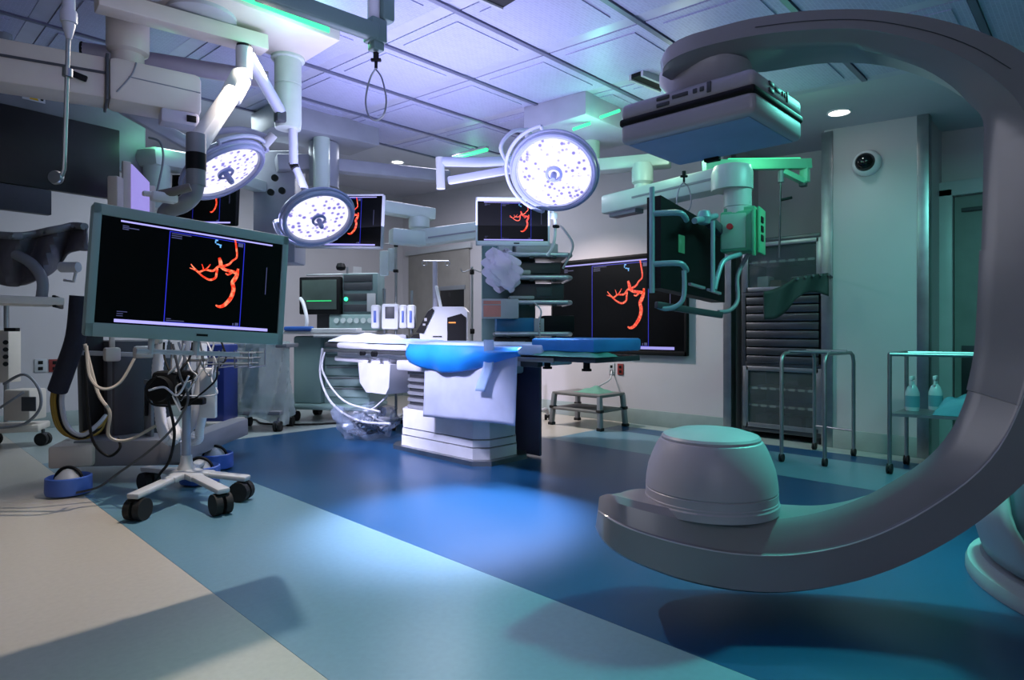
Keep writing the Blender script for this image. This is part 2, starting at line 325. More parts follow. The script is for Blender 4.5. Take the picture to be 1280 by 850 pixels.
for k in range(11):
    z = .345 + k * .028; part(tb, 'bellows_fold', dgrey if k % 2 else mgrey, lambda b: b.prism(oct_(3.17 + .012 * (k % 2), 3.56 - .012 * (k % 2), 3.37 + .012 * (k % 2), 4.35 - .012 * (k % 2), .08), z, z + .026))
part(tb, 'column_head', tW, lambda b: b.box(T(3.37, 3.86, .70), (.5, 1.02, .09), .02))
part(tb, 'side_panel', mat('table_side_panel', '#4b4a62', .4), lambda b: b.box(T(3.67, 3.55, .39), (.03, .66, .76), .012))
part(tb, 'frame', tW, lambda b: b.box(T(3.37, 4.1, .775), (.46, 2.5, .06), .012).box(T(3.37, 5.0, .72), (.40, .9, .05), .012))
part(tb, 'motor_housing', tW, lambda b: b.prism([(4.45 - 3.85, .70), (4.95 - 3.85, .70), (4.92 - 3.85, .52), (4.82 - 3.85, .44), (4.52 - 3.85, .44), (4.47 - 3.85, .50)], 3.12 - 3.37, 3.5 - 3.37, Matrix(((0, 0, 1, 0), (1, 0, 0, 0), (0, 1, 0, 0), (0, 0, 0, 1)))))
for sx in (3.09, 3.65): part(tb, 'side_rail', steel, lambda b: b.box(T(sx, 4.05, .80), (.012, 2.9, .03), .003))
bluemat = mat('blue_mattress', '#2c80c8', .5, bump=.15, bscale=14)
part(tb, 'mattress', mat('pale_mattress', '#b9cde4', .5, bump=.12, bscale=10), lambda b: b.box(T(3.37, 3.45, .865), (.56, 1.5, .075), .02))
part(tb, 'mattress', bluemat, lambda b: b.box(T(3.37, 2.55, .90), (.54, .52, .085), .018))
part(tb, 'mattress', tW, lambda b: b.box(T(3.37, 4.75, .85), (.54, 1.1, .06), .025))
part(tb, 'head_cushion', dgrey, lambda b: b.box(T(3.37, 5.35, .85), (.46, .5, .05), .02))
part(tb, 'leg_section', dgrey, lambda b: b.box(T(3.37, 2.6, .81), (.5, .62, .035), .006).box(T(3.15, 2.85, .80), (.06, .16, .11), .01))
for y in (2.42, 2.75): part(tb, 'clamp_knob', black, lambda b: b.cyl(T(3.2, y, .74), T(3.2, y, .79), .022, n=12).cyl(T(3.2, y, .735), T(3.2, y, .75), .032, n=12))
part(tb, 'control_knob', black, lambda b: b.cyl(T(3.08, 4.6, .79), T(3.04, 4.6, .79), .025, n=12).cyl(T(3.08, 4.78, .79), T(3.04, 4.78, .79), .02, n=12))
wc = mat('white_cable', '#c8cad2', .4)
part(tb, 'cable', wc, lambda b: b.tube([T(3.1, 5.55, .82), T(3.05, 5.5, .55), T(3.0, 5.2, .32), T(3.02, 4.8, .2), T(3.1, 4.42, .2)], .011, 8, sm=6).tube([T(3.1, 5.5, .8), T(3.02, 5.4, .6), T(3.0, 5.0, .36), T(3.05, 4.5, .3)], .009, 8, sm=6).tube([T(3.05, 4.9, .26), T(3.1, 4.7, .3), T(3.2, 4.6, .42)], .008, 8, sm=5))
# drapes and packs lying on the table
def hang(x, y0, y1, z0, z1, amp, seed, lift=0):
    rnd = random.Random(seed); ph = [rnd.uniform(0, 6) for _ in range(5)]
    def fn(u, v):
        y = y0 + (y1 - y0) * u; zb = z0 + lift * math.sin(u * 3.1 + ph[0]) * .5
        w_ = amp * v * (math.sin(u * 9 + ph[1]) + .6 * math.sin(u * 17 + ph[2]) + .3 * math.sin(u * 31 + v * 4 + ph[3]))
        crease = .004 * (abs(((u * 3) % 1) - .5) + abs(((v * 3.2) % 1) - .5))
        return Vector((x - .012 - w_ - crease - .02 * v, y, z1 + (zb - z1) * v))
    return fn
whd = mat('white_paper_drape', '#b4bbd2', .7, bump=.2, bscale=9)
o = MB().grid(hang(3.05, 2.87, 3.86, .34, .87, .006, 3, .03), 40, 20).build('paper_drape', whd, loc=(3.03, 3.36, .34), solid=.002); tag(o, 'creased white paper drape hanging down the front of the operating table', 'drape')
bd = mat('blue_film_drape', '#1f86e0', .35, bump=.2, bscale=12)
def bluefn(u, v):
    y = 2.80 + 1.22 * u; hem = .055 + .15 * math.sin(math.pi * min(1, (1 - u) * .72 + .25)) ** 1.5
    return Vector((3.0 - .014 * math.sin(u * 14) * v - .01 * math.sin(u * 29 + 1) * v - .035 * math.sin(math.pi * v), y, .885 - hem * v))
o = MB().grid(bluefn, 44, 16).build('blue_drape', bd, loc=(3.2, 3.4, .7), solid=.002); tag(o, 'bright blue plastic drape folded over the edge of the operating table', 'drape')
o = MB().grid(lambda u, v: Vector((2.985 - .01 * math.sin(v * 7), 3.05 + .1 * u + .05 * v - .03 * math.sin(v * 5), .93 - .36 * v)), 4, 16).build('film_strip', mat('clear_film', '#a8c4ea', .2, alpha=.75), loc=(2.98, 3.1, .55), solid=.002); tag(o, 'clear plastic strip hanging over the blue drape', 'plastic strip')
def sheetblob(c, sx, sy, h, seed):
    rnd = random.Random(seed); q = [rnd.uniform(0, 6) for _ in range(4)]
    def fn(u, v):
        x, y = (u - .5) * 2, (v - .5) * 2; e = max(0, 1 - max(abs(x), abs(y)) ** 4)
        return Vector((c[0] + x * sx, c[1] + y * sy, c[2] + h * e * (.8 + .2 * math.sin(x * 5 + q[0]) * math.sin(y * 6 + q[1]))))
    return fn
o = MB().grid(sheetblob((3.33, 5.12, .885), .2, .42, .085, 2), 20, 24).build('pillow', mat('pillow_white', '#dfe2ee', .6), loc=(3.33, 5.1, .885)); tag(o, 'white pillow brightly lit at the left end of the operating table', 'pillow')
o = MB().grid(sheetblob((3.33, 4.45, .882), .24, .36, .04, 5), 20, 24).build('folded_sheet', mat('pale_blue_sheet', '#aec8ee', .7, bump=.3, bscale=16), loc=(3.33, 4.4, .882)); tag(o, 'crumpled pale blue sheet beside the pillow on the operating table', 'sheet')
o = MB().grid(sheetblob((3.2, 2.52, .83), .12, .27, .05, 9), 14, 18).build('green_bag', mat('green_film', '#5fae96', .3, bump=.4, bscale=20), loc=(3.2, 2.52, .83)); tag(o, 'translucent green plastic wrap under the blue foot cushion of the table', 'plastic wrap')

# ------------------------------------------------------------------ displays with the vessel picture
VES = [([(.70,.03,4),(.708,.10,5),(.716,.21,5),(.69,.26,5),(.673,.30,6),(.638,.33,7)]),
 ([(.613,.245,7),(.622,.29,10),(.628,.33,11),(.65,.36,9),(.70,.375,9),(.722,.38,9),(.728,.335,6)]),
 ([(.728,.345,6),(.724,.40,10),(.712,.45,12),(.70,.49,11),(.708,.55,11),(.704,.61,11),(.69,.67,11),(.66,.735,10),(.632,.757,8),(.61,.745,4)]),
 ([(.625,.33,8),(.607,.345,6),(.582,.39,6),(.537,.39,5),(.503,.42,5),(.475,.385,4),(.457,.35,2)]),
 ([(.607,.36,5),(.603,.41,6),(.598,.46,6),(.567,.487,6),(.527,.46,5),(.487,.41,4),(.452,.39,2)]),
 ([(.565,.325,2),(.553,.36,3),(.537,.39,4)]), ([(.517,.335,2),(.527,.39,3),(.51,.41,3)]), ([(.70,.375,5),(.672,.41,5),(.655,.40,3)])]
def vesmat(name, s):
    if name in MATS: return MATS[name]
    m = emit(name, '#e8401c', s); nt = m.node_tree; b = nt.nodes['Principled BSDF']; tc = nt.nodes.new('ShaderNodeTexCoord'); n = nt.nodes.new('ShaderNodeTexNoise'); n.inputs['Scale'].default_value = 60
    cr = nt.nodes.new('ShaderNodeValToRGB'); cr.color_ramp.elements[0].color = lin('#d42a10'); cr.color_ramp.elements[1].color = lin('#ff9068'); cr.color_ramp.elements[0].position = .45; cr.color_ramp.elements[1].position = .8
    nt.links.new(tc.outputs['Object'], n.inputs['Vector']); nt.links.new(n.outputs['Fac'], cr.inputs['Fac']); nt.links.new(cr.outputs['Color'], b.inputs['Emission Color']); return m
scrm = mat('screen_black', '#020305', .3, var=.05); scrm.node_tree.nodes['Principled BSDF'].inputs['Specular IOR Level'].default_value = .2
def display(name, label, loc, rz, w_, h_, th=.05, bz=(.03, .03, .03, .05), fm=bezel, tilt=0, roll=0, em=1.0, cat='monitor', pic=True, backm=None):
    """bz: left, right, top, bottom bezel widths; front faces local -y"""
    o = thing(name, label, cat, loc, rz); o.rotation_euler = (tilt, roll, rz)
    from mathutils import Euler
    WM[o] = Matrix.Translation(Vector(loc)) @ Euler((tilt, roll, rz)).to_matrix().to_4x4()
    part(o, 'housing', fm, lambda b: b.box((0, th * .35, 0), (w_, th * .7, h_), .012).box((0, -.004, h_ / 2 - bz[2] / 2), (w_, .012, bz[2]), .003).box((0, -.004, -h_ / 2 + bz[3] / 2), (w_, .012, bz[3]), .003).box((-w_ / 2 + bz[0] / 2, -.004, 0), (bz[0], .012, h_), .003).box((w_ / 2 - bz[1] / 2, -.004, 0), (bz[1], .012, h_), .003))
    x0, x1, z0, z1 = -w_ / 2 + bz[0], w_ / 2 - bz[1], -h_ / 2 + bz[3], h_ / 2 - bz[2]; W, H = x1 - x0, z1 - z0
    scr = part(o, 'screen', scrm, lambda b: b.box(((x0 + x1) / 2, -.001, (z0 + z1) / 2), (W, .006, H)))
    if not pic: return o
    def uv(u, v, d=0): return (x0 + u * W, -.0052 - d, z1 - v * H)
    def rect(b, u0, v0, u1, v1): b.add([uv(u0, v0), uv(u1, v0), uv(u1, v1), uv(u0, v1)], [(0, 3, 2, 1)])
    def vessels(b):
        for L in VES:
            pts = smooth([Vector((u, v, r_)) for u, v, r_ in L], 5); A = []; Bq = []
            for i, p in enumerate(pts):
                q0, q1 = pts[max(i - 1, 0)], pts[min(i + 1, len(pts) - 1)]; d = Vector(((q1.x - q0.x) * W, -(q1.y - q0.y) * H)); d.normalize()
                rr = p.z * .00105 * W; c = uv(p.x, p.y, .0004); A.append((c[0] - d.y * rr, c[1], c[2] + d.x * rr)); Bq.append((c[0] + d.y * rr, c[1], c[2] - d.x * rr))
            n = len(A); b.add(A + Bq, [(i, i + 1, n + i + 1, n + i) for i in range(n - 1)])
    part(o, 'vessel_picture', vesmat('vessel_orange_%d' % int(em * 10), 1.5 * em), vessels, scr)
    part(o, 'toolbar', emit('toolbar_violet_%d' % int(em * 10), '#a9a4f6', 1.0 * em), lambda b: rect(b, .09, .02, .935, .036), scr)
    part(o, 'toolbar', MATS['toolbar_violet_%d' % int(em * 10)], lambda b: rect(b, .09, .955, .935, .985), scr)
    def frm(b):
        t = .004; rect(b, .333, .05, .333 + t, .955); rect(b, .757, .05, .757 + t, .955); rect(b, .333, .05, .757, .056); rect(b, .333, .95, .757, .955)
    part(o, 'picture_frame', emit('frame_blue_%d' % int(em * 10), '#2a2fd0', .9 * em), frm, scr)
    def txt(b):
        for k in range(3):
            rect(b, .10, .065 + k * .016, .13 + .05 * (k == 1), .073 + k * .016); rect(b, .345, .065 + k * .02, .40 + .05 * (k == 0), .073 + k * .02); rect(b, .10, .88 + k * .02, .13 + .02 * (k == 0), .886 + k * .02)
        rect(b, .345, .915, .37, .922); rect(b, .345, .932, .44, .94); rect(b, .715, .92, .722, .945); rect(b, .73, .915, .75, .945); rect(b, .72, .06, .75, .10); rect(b, .905, .28, .909, .58)
    part(o, 'caption', emit('caption_grey_%d' % int(em * 10), '#6468a0', .45 * em), txt, scr)['kind'] = 'stuff'
    def cy(b):
        for (u0, v0, u1, v1) in ((.585, .06, .60, .075), (.583, .075, .59, .10), (.592, .10, .607, .112), (.612, .115, .62, .14), (.605, .105, .622, .118)): rect(b, u0, v0, u1, v1)
    part(o, 'marker', emit('marker_cyan_%d' % int(em * 10), '#6cb8ff', .9 * em), cy, scr)['kind'] = 'stuff'
    if bz[3] > .03: part(o, 'brand_plate', black, lambda b: b.box((.03, -.0105, -h_ / 2 + bz[3] / 2), (.045, .002, .009)))
    return o
# foreground monitor: corners seen at (118,250) (361,297) (352,433) (103,418)
pl = (P(118, 250, 2.32) + P(103, 418, 2.32)) / 2; pr = (P(361, 297, 2.87) + P(352, 433, 2.87)) / 2
ang = math.atan2(pr.y - pl.y, pr.x - pl.x); wd = (Vector((pr.x, pr.y)) - Vector((pl.x, pl.y))).length
fm_ = display('ceiling_monitor', 'large grey framed monitor in the left foreground showing an orange vessel scan', (pl + pr) / 2, ang, wd, .50, .07, (.028, .028, .042, .052), roll=R(3.6))
part(fm_, 'hand_rail', lgrey, lambda b: b.tube([(-.2, .02, -.3), (.2, .02, -.3)], .01).cyl((-.15, .02, -.24), (-.15, .02, -.31), .012, n=8).cyl((.02, .02, -.24), (.02, .02, -.31), .014, n=8))
part(fm_, 'bracket', dgrey, lambda b: b.box((0, .09, .05), (.24, .06, .2), .01))
# wall display
def onX(px, X): a = (px - CXP) / FPX; t = X / (FW.x + RT.x * a); return FW.y * t + RT.y * a * t
y0, y1 = onX(690, 5.66), onX(859, 5.66)
display('wall_display', 'large black wall display with the vessel scan behind the operating table', (5.655, (y0 + y1) / 2, 1.265), R(-90), abs(y1 - y0), 1.06, .08, (.025, .025, .035, .045), fm=black, em=.7, cat='display')
# boom displays in the background
display('boom_monitor', 'small white framed monitor hanging above the equipment tower', P(641, 277, 5.0), YAW + R(3), .595, .385, .05, (.016, .016, .032, .036), fm=white, em=.9)
display('boom_monitor', 'silver framed monitor partly hidden behind the middle surgical light', P(424, 277, 5.1), YAW + R(-14), .78, .44, .05, (.012, .012, .012, .02), fm=lgrey, em=1.0, roll=R(2.5))
display('boom_monitor', 'monitor behind the left surgical light with only its lower corner showing', P(255, 250, 4.9), YAW + R(-16), .62, .40, .05, (.01, .01, .01, .012), fm=black, em=1.0, roll=R(3))

# ------------------------------------------------------------------ surgical lights
lensm = emit('surgical_lens', '#e6e4ff', 1.05, '#303038'); nt = lensm.node_tree; bs = nt.nodes['Principled BSDF']
tc = nt.nodes.new('ShaderNodeTexCoord'); vo = nt.nodes.new('ShaderNodeTexVoronoi'); vo.inputs['Scale'].default_value = 27; no = nt.nodes.new('ShaderNodeTexNoise'); no.inputs['Scale'].default_value = 7
cr = nt.nodes.new('ShaderNodeValToRGB'); cr.color_ramp.elements[0].position = .22; cr.color_ramp.elements[0].color = (.16, .13, .5, 1); cr.color_ramp.elements[1].position = .42; cr.color_ramp.elements[1].color = (.8, .78, 1, 1)
mx = nt.nodes.new('ShaderNodeMix'); mx.data_type = 'RGBA'; mx.inputs['A'].default_value = lin('#f0eeff'); mr = nt.nodes.new('ShaderNodeMapRange'); mr.inputs['From Min'].default_value = .36; mr.inputs['From Max'].default_value = .48
nt.links.new(tc.outputs['Object'], vo.inputs['Vector']); nt.links.new(tc.outputs['Object'], no.inputs['Vector']); nt.links.new(vo.outputs['Distance'], cr.inputs['Fac']); nt.links.new(no.outputs['Fac'], mr.inputs['Value']); nt.links.new(mr.outputs['Result'], mx.inputs['Factor'])
nt.links.new(cr.outputs['Color'], mx.inputs['B']); nt.links.new(mx.outputs['Result'], bs.inputs['Emission Color'])
lampm = mat('lamp_shell', '#a8abc0', .3, var=.03)
def surgical(label, c, aim, r, energy, arms, handle_a=(20, 160), face=(.7, 0, .7), spot=60):
    c = Vector(c); d = (-FW * face[0] + RT * face[1] - UP * face[2]).normalized(); o = thing('surgical_light', label, 'surgical light', c)
    M = dirM((0, 0, 0), d)
    part(o, 'lamp_housing', lampm, lambda b: b.lathe([(.0, -.11), (.3 * r, -.105), (.75 * r, -.07), (.96 * r, -.03), (r, 0), (.98 * r, .02), (.86 * r, .028), (.84 * r, .012)], M, 48, cap=False), ang=50)
    part(o, 'lens', lensm, lambda b: b.lathe([(.845 * r, .012), (.5 * r, .02), (.001, .022)], M, 48, cap=False))
    part(o, 'rim', mat('lamp_rim', '#8d93b4', .3), lambda b: b.ring(.93 * r, .017, M @ Matrix.Translation((0, 0, .024)), 48, 8).ring(1.0 * r, .012, M, 48, 8))
    hnd = part(o, 'center_handle', mat('lamp_handle', '#8088b8', .35), lambda b: b.lathe([(.19 * r, .02), (.2 * r, .035), (.14 * r, .045), (.13 * r, .03)], M, 24, cap=False).lathe([(.0, .02), (.07 * r, .03), (.07 * r, .09), (.05 * r, .105), (.0, .105)], M, 16))
    part(o, 'grip', lampm, lambda b: b.ring(1.13 * r, .013, M @ Matrix.Translation((0, 0, -.01)), 24, 8, *handle_a).cyl(M @ Vector((1.13 * r * math.cos(R(handle_a[0])), 1.13 * r * math.sin(R(handle_a[0])), -.01)), M @ Vector((.95 * r * math.cos(R(handle_a[0])), .95 * r * math.sin(R(handle_a[0])), -.01)), .013, n=8).cyl(M @ Vector((1.13 * r * math.cos(R(handle_a[1])), 1.13 * r * math.sin(R(handle_a[1])), -.01)), M @ Vector((.95 * r * math.cos(R(handle_a[1])), .95 * r * math.sin(R(handle_a[1])), -.01)), .013, n=8))
    for kind, pts, rr in arms:
        if kind == 'tube': part(o, 'arm', lampm, lambda b: b.tube(pts, rr, 12), local=False)
        elif kind == 'curve': part(o, 'arm', lampm, lambda b: b.tube(pts, rr, 12, sm=6), local=False)
        elif kind == 'beam':
            part(o, 'spring_arm', lampm, lambda b: b.beam(pts[0], pts[1], rr, rr * 1.3, rr * .3), local=False)
        elif kind == 'joint': part(o, 'joint', lgrey, lambda b: b.cyl(pts[0], pts[1], rr, n=16), local=False)
        elif kind == 'band': part(o, 'joint_band', black, lambda b: b.cyl(pts[0], pts[1], rr, n=16), local=False)
    l = light('SPOT', 'surgical_beam', c + d * .13, energy, (.72, .7, 1.0), aim, r * .5, spot, .7); return o
lc = P(693, 215, 4.3)
surgical('bright surgical light facing the room above the white framed monitor', lc, G(580, 645), .30, 1000,
 [('joint', (P(693, 215, 4.45), P(660, 168, 4.5)), .03), ('beam', (P(640, 212, 4.55), P(560, 226, 4.6)), .045), ('joint', (P(551, 236, 4.6), P(550, 197, 4.6)), .032), ('tube', [P(551, 202, 4.6), P(600, 203, 4.7), P(668, 199, 4.9)], .036), ('curve', [P(640, 212, 4.5), P(626, 185, 4.4), P(640, 165, 4.4), P(660, 162, 4.45)], .014), ('joint', (P(672, 215, 4.9), P(672, 172, 4.9)), .03)], (100, 250), (.73, -.15, .68), 40)
surgical('round surgical light in the middle with a violet glow in front of a silver monitor', P(397, 271, 4.15), (2.9, 3.6, .4), .24, 170,
 [('tube', [P(366, 150, 3.85), P(367, 205, 3.95)], .028), ('tube', [P(367, 203, 3.95), P(392, 262, 4.15)], .024), ('band', (P(366, 203, 3.95), P(369, 210, 3.95)), .027)], (200, 320), (.47, .42, .77), 58)
surgical('tilted surgical light at the left above the large foreground monitor', P(279, 212, 3.9), (3.3, 4.7, .6), .27, 420,
 [('beam', (P(150, 132, 3.5), P(238, 182, 3.7)), .06), ('curve', [P(238, 182, 3.7), P(262, 168, 3.8), P(300, 162, 3.95), P(335, 172, 4.0)], .02), ('joint', (P(330, 182, 3.95), P(342, 168, 3.95)), .028)], (60, 150), (.04, .57, .82), 50)
# ------------------------------------------------------------------ ceiling booms and pendants
ledg = emit('led_green', '#3cf09a', 1.5)
def led(o, p0, p1, w_=.02, h_=.02, name='led_strip'): return part(o, name, ledg, lambda b: b.beam(p0, p1, w_, h_, .003), local=False)
# mount plate for lights, upper left
mp = thing('ceiling_mount', 'wide cream mounting plate under the ceiling at top left with a hanging column', 'ceiling mount', PZ(360, 2.7, 3.9))
part(mp, 'plate', cream, lambda b: b.box((1.2, 3.48, 2.725), (1.45, .48, .09), .01), local=False)
part(mp, 'cap_ring', lgrey, lambda b: b.lathe([(.17, 2.68), (.17, 2.66), (.14, 2.65), (.0, 2.65)], Matrix.Translation((1.25, 3.5, 0)), 32), local=False)
part(mp, 'hanger', mgrey, lambda b: b.box((1.2, 3.48, 2.78), (.3, .3, .06)), local=False)
cp = P(360, 62, 3.86)
part(mp, 'column', mat('column_enamel', '#b2bab2', .35), lambda b: b.lathe([(.075, 2.24), (.08, 2.28), (.08, 2.5), (.076, 2.502), (.076, 2.508), (.08, 2.51), (.08, 2.66), (.1, 2.665), (.1, 2.69)], Matrix.Translation((cp.x, cp.y, 0)), 28), local=False)
part(mp, 'column_clamp', dgrey, lambda b: b.box(P(350, 146, 3.78), (.06, .06, .07), .01), local=False)
led(mp, (1.0, 3.235, 2.715), (1.85, 3.235, 2.715), .012, .03)
light('POINT', 'mount_green_led', (1.6, 3.12, 2.6), 2.2, GRN, size=.05)
# arm that carries the foreground monitor
ma = thing('articulated_boom', 'jointed grey spring arm carrying the large foreground monitor', 'support arm', P(305, 80, 3.4))
part(ma, 'extension_tube', lampm, lambda b: b.tube([P(352, 142, 3.8), P(310, 68, 3.42)], .034, 14), local=False)
part(ma, 'elbow_joint', lgrey, lambda b: b.cyl(P(305, 98, 3.4), P(305, 60, 3.4), .042, n=18), local=False)
part(ma, 'joint_cap', black, lambda b: b.cyl(P(305, 60, 3.4), P(305, 56.5, 3.4), .038, n=18), local=False)
part(ma, 'spring_arm', mat('arm_cream', '#cfccc8', .35), lambda b: b.beam(P(303, 94, 3.38), P(288, 122, 3.24), .075, .1, .015).beam(P(292, 114, 3.27), P(243, 186, 2.76), .065, .085, .02), local=False)
part(ma, 'swivel_joint', mgrey, lambda b: b.cyl(P(245, 168, 2.74), P(245, 232, 2.74), .04, n=18), local=False)
part(ma, 'joint_band', black, lambda b: b.cyl(P(245, 192, 2.74), P(245, 213, 2.74), .0412, n=18), local=False)
part(ma, 'yoke', mgrey, lambda b: b.tube([P(245, 228, 2.74), P(241, 244, 2.73), P(228, 256, 2.72), P(208, 266, 2.72), P(205, 300, 2.75)], .036, 14, sm=5), local=False)
part(ma, 'yoke_handle', mat('handle_brown_grey', '#6b6560', .5), lambda b: b.tube([P(200, 243, 2.62), P(215, 240, 2.62), P(238, 234, 2.64)], .018, 10, sm=4), local=False)
part(ma, 'clamp', white, lambda b: b.box(P(205, 247, 2.62), (.1, .05, .04), .01).box(P(190, 243, 2.6), (.07, .03, .02), .006), local=False)
# cream pendant boom across the top left
pb = thing('pendant_boom', 'thick cream boom arm with stepped column across the top left corner', 'boom', PZ(160, 2.28, 3.3))
pc = PZ(160, 0, 3.3)
part(pb, 'column', cream, lambda b: b.lathe([(.075, 2.34), (.075, 2.45), (.096, 2.465), (.1, 2.49), (.1, 2.63), (.09, 2.64), (.09, 2.8), (.0, 2.8)], Matrix.Translation(pc), 28), local=False)
a0, a1, am = PZ(-130, 2.28, 2.85), PZ(248, 2.28, 3.5), PZ(134, 2.28, 3.25)
part(pb, 'arm', cream, lambda b: b.beam(a0, am, .2, .21, .015), local=False)
part(pb, 'arm_head', mat('cream_enamel_head', '#d2c8bd', .38, var=.03), lambda b: b.beam(am, a1, .23, .225, .03), local=False)
def off(p, q, d, z): v = (Vector(q) - Vector(p)).normalized(); n = Vector((v.y, -v.x, 0)); return n * d + Vector((0, 0, z))
n_ = off(a0, a1, .104, .0)
part(pb, 'arm_groove', dgrey, lambda b: b.beam(a0 + n_ + UP * .02, am + n_ + UP * .02, .006, .012), local=False)
part(pb, 'arm_end_cap', dgrey, lambda b: b.beam(am - (a1 - am).normalized() * .012, am + (a1 - am).normalized() * .002, .24, .235, .004), local=False)
nh = off(a0, a1, .117, 0)
part(pb, 'head_seam', mgrey, lambda b: b.tube([am.lerp(a1, .3) + nh + UP * .1, am.lerp(a1, .25) + nh + UP * .03, am.lerp(a1, .1) + nh - UP * .07], .004, 6, sm=5).tube([am.lerp(a1, .22) + nh + UP * .02, a1 + nh * .98 + UP * .01], .003, 6), local=False)
part(pb, 'handle_box', mat('lilac_plastic', '#c2bccb', .4), lambda b: b.beam(am.lerp(a1, .55) - UP * .145 + nh * .6, am.lerp(a1, .98) - UP * .145 + nh * .6, .12, .075, .015), local=False)
part(pb, 'button', black, lambda b: b.beam(am.lerp(a1, .84) - UP * .145 + nh * 1.13, am.lerp(a1, .95) - UP * .145 + nh * 1.13, .012, .035, .003), local=False)
part(pb, 'brake_lever', black, lambda b: b.beam(a0.lerp(am, .79) + nh * 1.05 - UP * .01, a0.lerp(am, .9) + nh * 1.05 - UP * .035, .02, .03, .006), local=False)
part(pb, 'upper_tube', mat('lilac_tube', '#9b93a2', .35), lambda b: b.tube([P(103, 64, 3.5), P(200, 78, 3.65), P(335, 100, 3.83)], .05, 14), local=False)
part(pb, 'tube_cap', black, lambda b: b.ring(.045, .008, dirM(P(103, 64, 3.5), P(103, 64, 3.5) - P(200, 78, 3.65)), 20, 6), local=False)
part(pb, 'upper_beam', cream, lambda b: b.beam(P(331, 57, 3.55), P(120, 0, 3.0), .12, .085, .008), local=False)
# ceiling bar with a hanging infusion rod
hr = thing('infusion_rod', 'thin steel rod hanging from a grey bracket at top left with a disc end', 'hanging rod', PZ(88, 2.15, 2.2))
part(hr, 'bracket', mgrey, lambda b: b.beam(PZ(82, 2.21, 2.2), PZ(200, 2.26, 2.3), .05, .05, .01), local=False)
part(hr, 'hanger', mgrey, lambda b: b.cyl(PZ(190, 2.22, 2.29), PZ(190, 2.72, 2.29), .03), local=False)
part(hr, 'socket', lgrey, lambda b: b.lathe([(.009, -.045), (.02, .0), (.02, .01), (.026, .012), (.026, .05), (.02, .06), (.02, .13)], Matrix.Translation(P(86, 33, 2.2)), 18), local=False)
part(hr, 'rod', steel, lambda b: b.tube([P(86, 30, 2.2), P(84, 90, 2.2), P(81, 190, 2.2), P(80, 212, 2.2), P(76, 222, 2.2)], .007, 8), local=False)
part(hr, 'collar', steel, lambda b: b.cyl(P(84.5, 86, 2.2), P(84.3, 96, 2.2), .016, n=12), local=False)
part(hr, 'hook_disc', steel, lambda b: b.lathe([(.0, -.012), (.022, -.01), (.025, 0), (.022, .01), (.0, .012)], dirM(P(70, 222, 2.2), -FW), 20), local=False)
# grey green rail with a wire loop, top centre
rl = thing('ceiling_rail', 'grey green suspended rail at the top with a pole at its end', 'rail', P(430, 20, 3.0))
gg = mat('grey_green_metal', '#56706a', .4, .2)
part(rl, 'rail', gg, lambda b: b.beam(P(472, 42, 3.0), P(320, -12, 2.75), .06, .075, .006), local=False)
part(rl, 'pole', lgrey, lambda b: b.cyl(P(467, 40, 3.02), PZ(467, CZ(2.4) - .02, 3.02), .03, n=16), local=False)
part(rl, 'end_block', gg, lambda b: b.box(P(469, 40, 3.02), (.085, .085, .11), .008, Matrix()).box(P(470, 58, 3.02), (.06, .06, .05), .008), local=False)
part(rl, 'bumper', gg, lambda b: b.box(P(482, 12, 3.05), (.07, .07, .13), .015), local=False)
def loop(name, label, px, py0, t, L, Wd):
    o = thing(name, label, 'hook', P(px, py0, t))
    part(o, 'swivel', black, lambda b: b.cyl((0, 0, 0), (0, 0, -.035), .014, n=12).beam(RT * -.025 - UP * .035, RT * .025 - UP * .035, .018, .016, .004).cyl((0, 0, -.04), (0, 0, -.075), .008, n=8))
    pts = [(0, -.075), (-.3, -.4), (-.5, -.72), (-.35, -.95), (0, -1.02), (.35, -.95), (.5, -.72), (.3, -.4), (0, -.08)]
    part(o, 'wire_loop', steel, lambda b: b.tube([RT * (x * Wd) + UP * (z * L if i not in (0, 8) else z) for i, (x, z) in enumerate(pts)], .0045, 6, sm=5), local=True)
    return o
loop('wire_hook', 'wire loop hook hanging from the rail end at top centre', 470, 66, 3.02, .32, .1)
# warning sticker and big dark display at upper left
dd = thing('dark_display', 'large switched off dark display hanging on the left below the cream boom', 'display', P(-10, 190, 4.1))
dl, dr = P(-110, 0, 3.55), P(148, 0, 4.4); dl.z = dr.z = 2.155
part(dd, 'screen', mat('dark_screen', '#171412', .4, var=.3), lambda b: b.beam(dl, dr, .05, .49, .006), local=False)
nd = off(dl, dr, -.06, 0); nd = nd if nd.dot(FW) > 0 else -nd
part(dd, 'back_board', mat('soffit_grey', '#7d7d84', .5), lambda b: b.beam(dl + nd + UP * .25, dr + nd + (dr - dl) * .18 + UP * .25, .06, .55, .004), local=False)
part(dd, 'lower_bar', dgrey, lambda b: b.beam(dl - UP * .33, dl.lerp(dr, .62) - UP * .33, .06, .16, .006), local=False)
part(dd, 'hanger', mgrey, lambda b: b.cyl(dl.lerp(dr, .4) + nd + UP * .4, dl.lerp(dr, .4) + nd + UP * .72, .05), local=False)
sm_ = mat('sticker_white', '#c9c7cf', .5); q0, q1 = dl.lerp(dr, .485) + nd * .3 + UP * .345, dl.lerp(dr, .60) + nd * .3 + UP * .345
st = part(dd, 'warning_sticker', sm_, lambda b: b.beam(q0, q1, .004, .055), local=False)
qm = (q0 + q1) / 2 - nd.normalized() * .004; ax = (q1 - q0).normalized()
def tri(b, c, s_): b.add([c - ax * s_ - UP * s_ * .8, c + ax * s_ - UP * s_ * .8, c + UP * s_ * .95], [(0, 1, 2)])
part(dd, 'warning_triangle', emit('sticker_yellow', '#c8a000', .0, '#d8a810'), lambda b: tri(b, qm, .026), st, local=False)
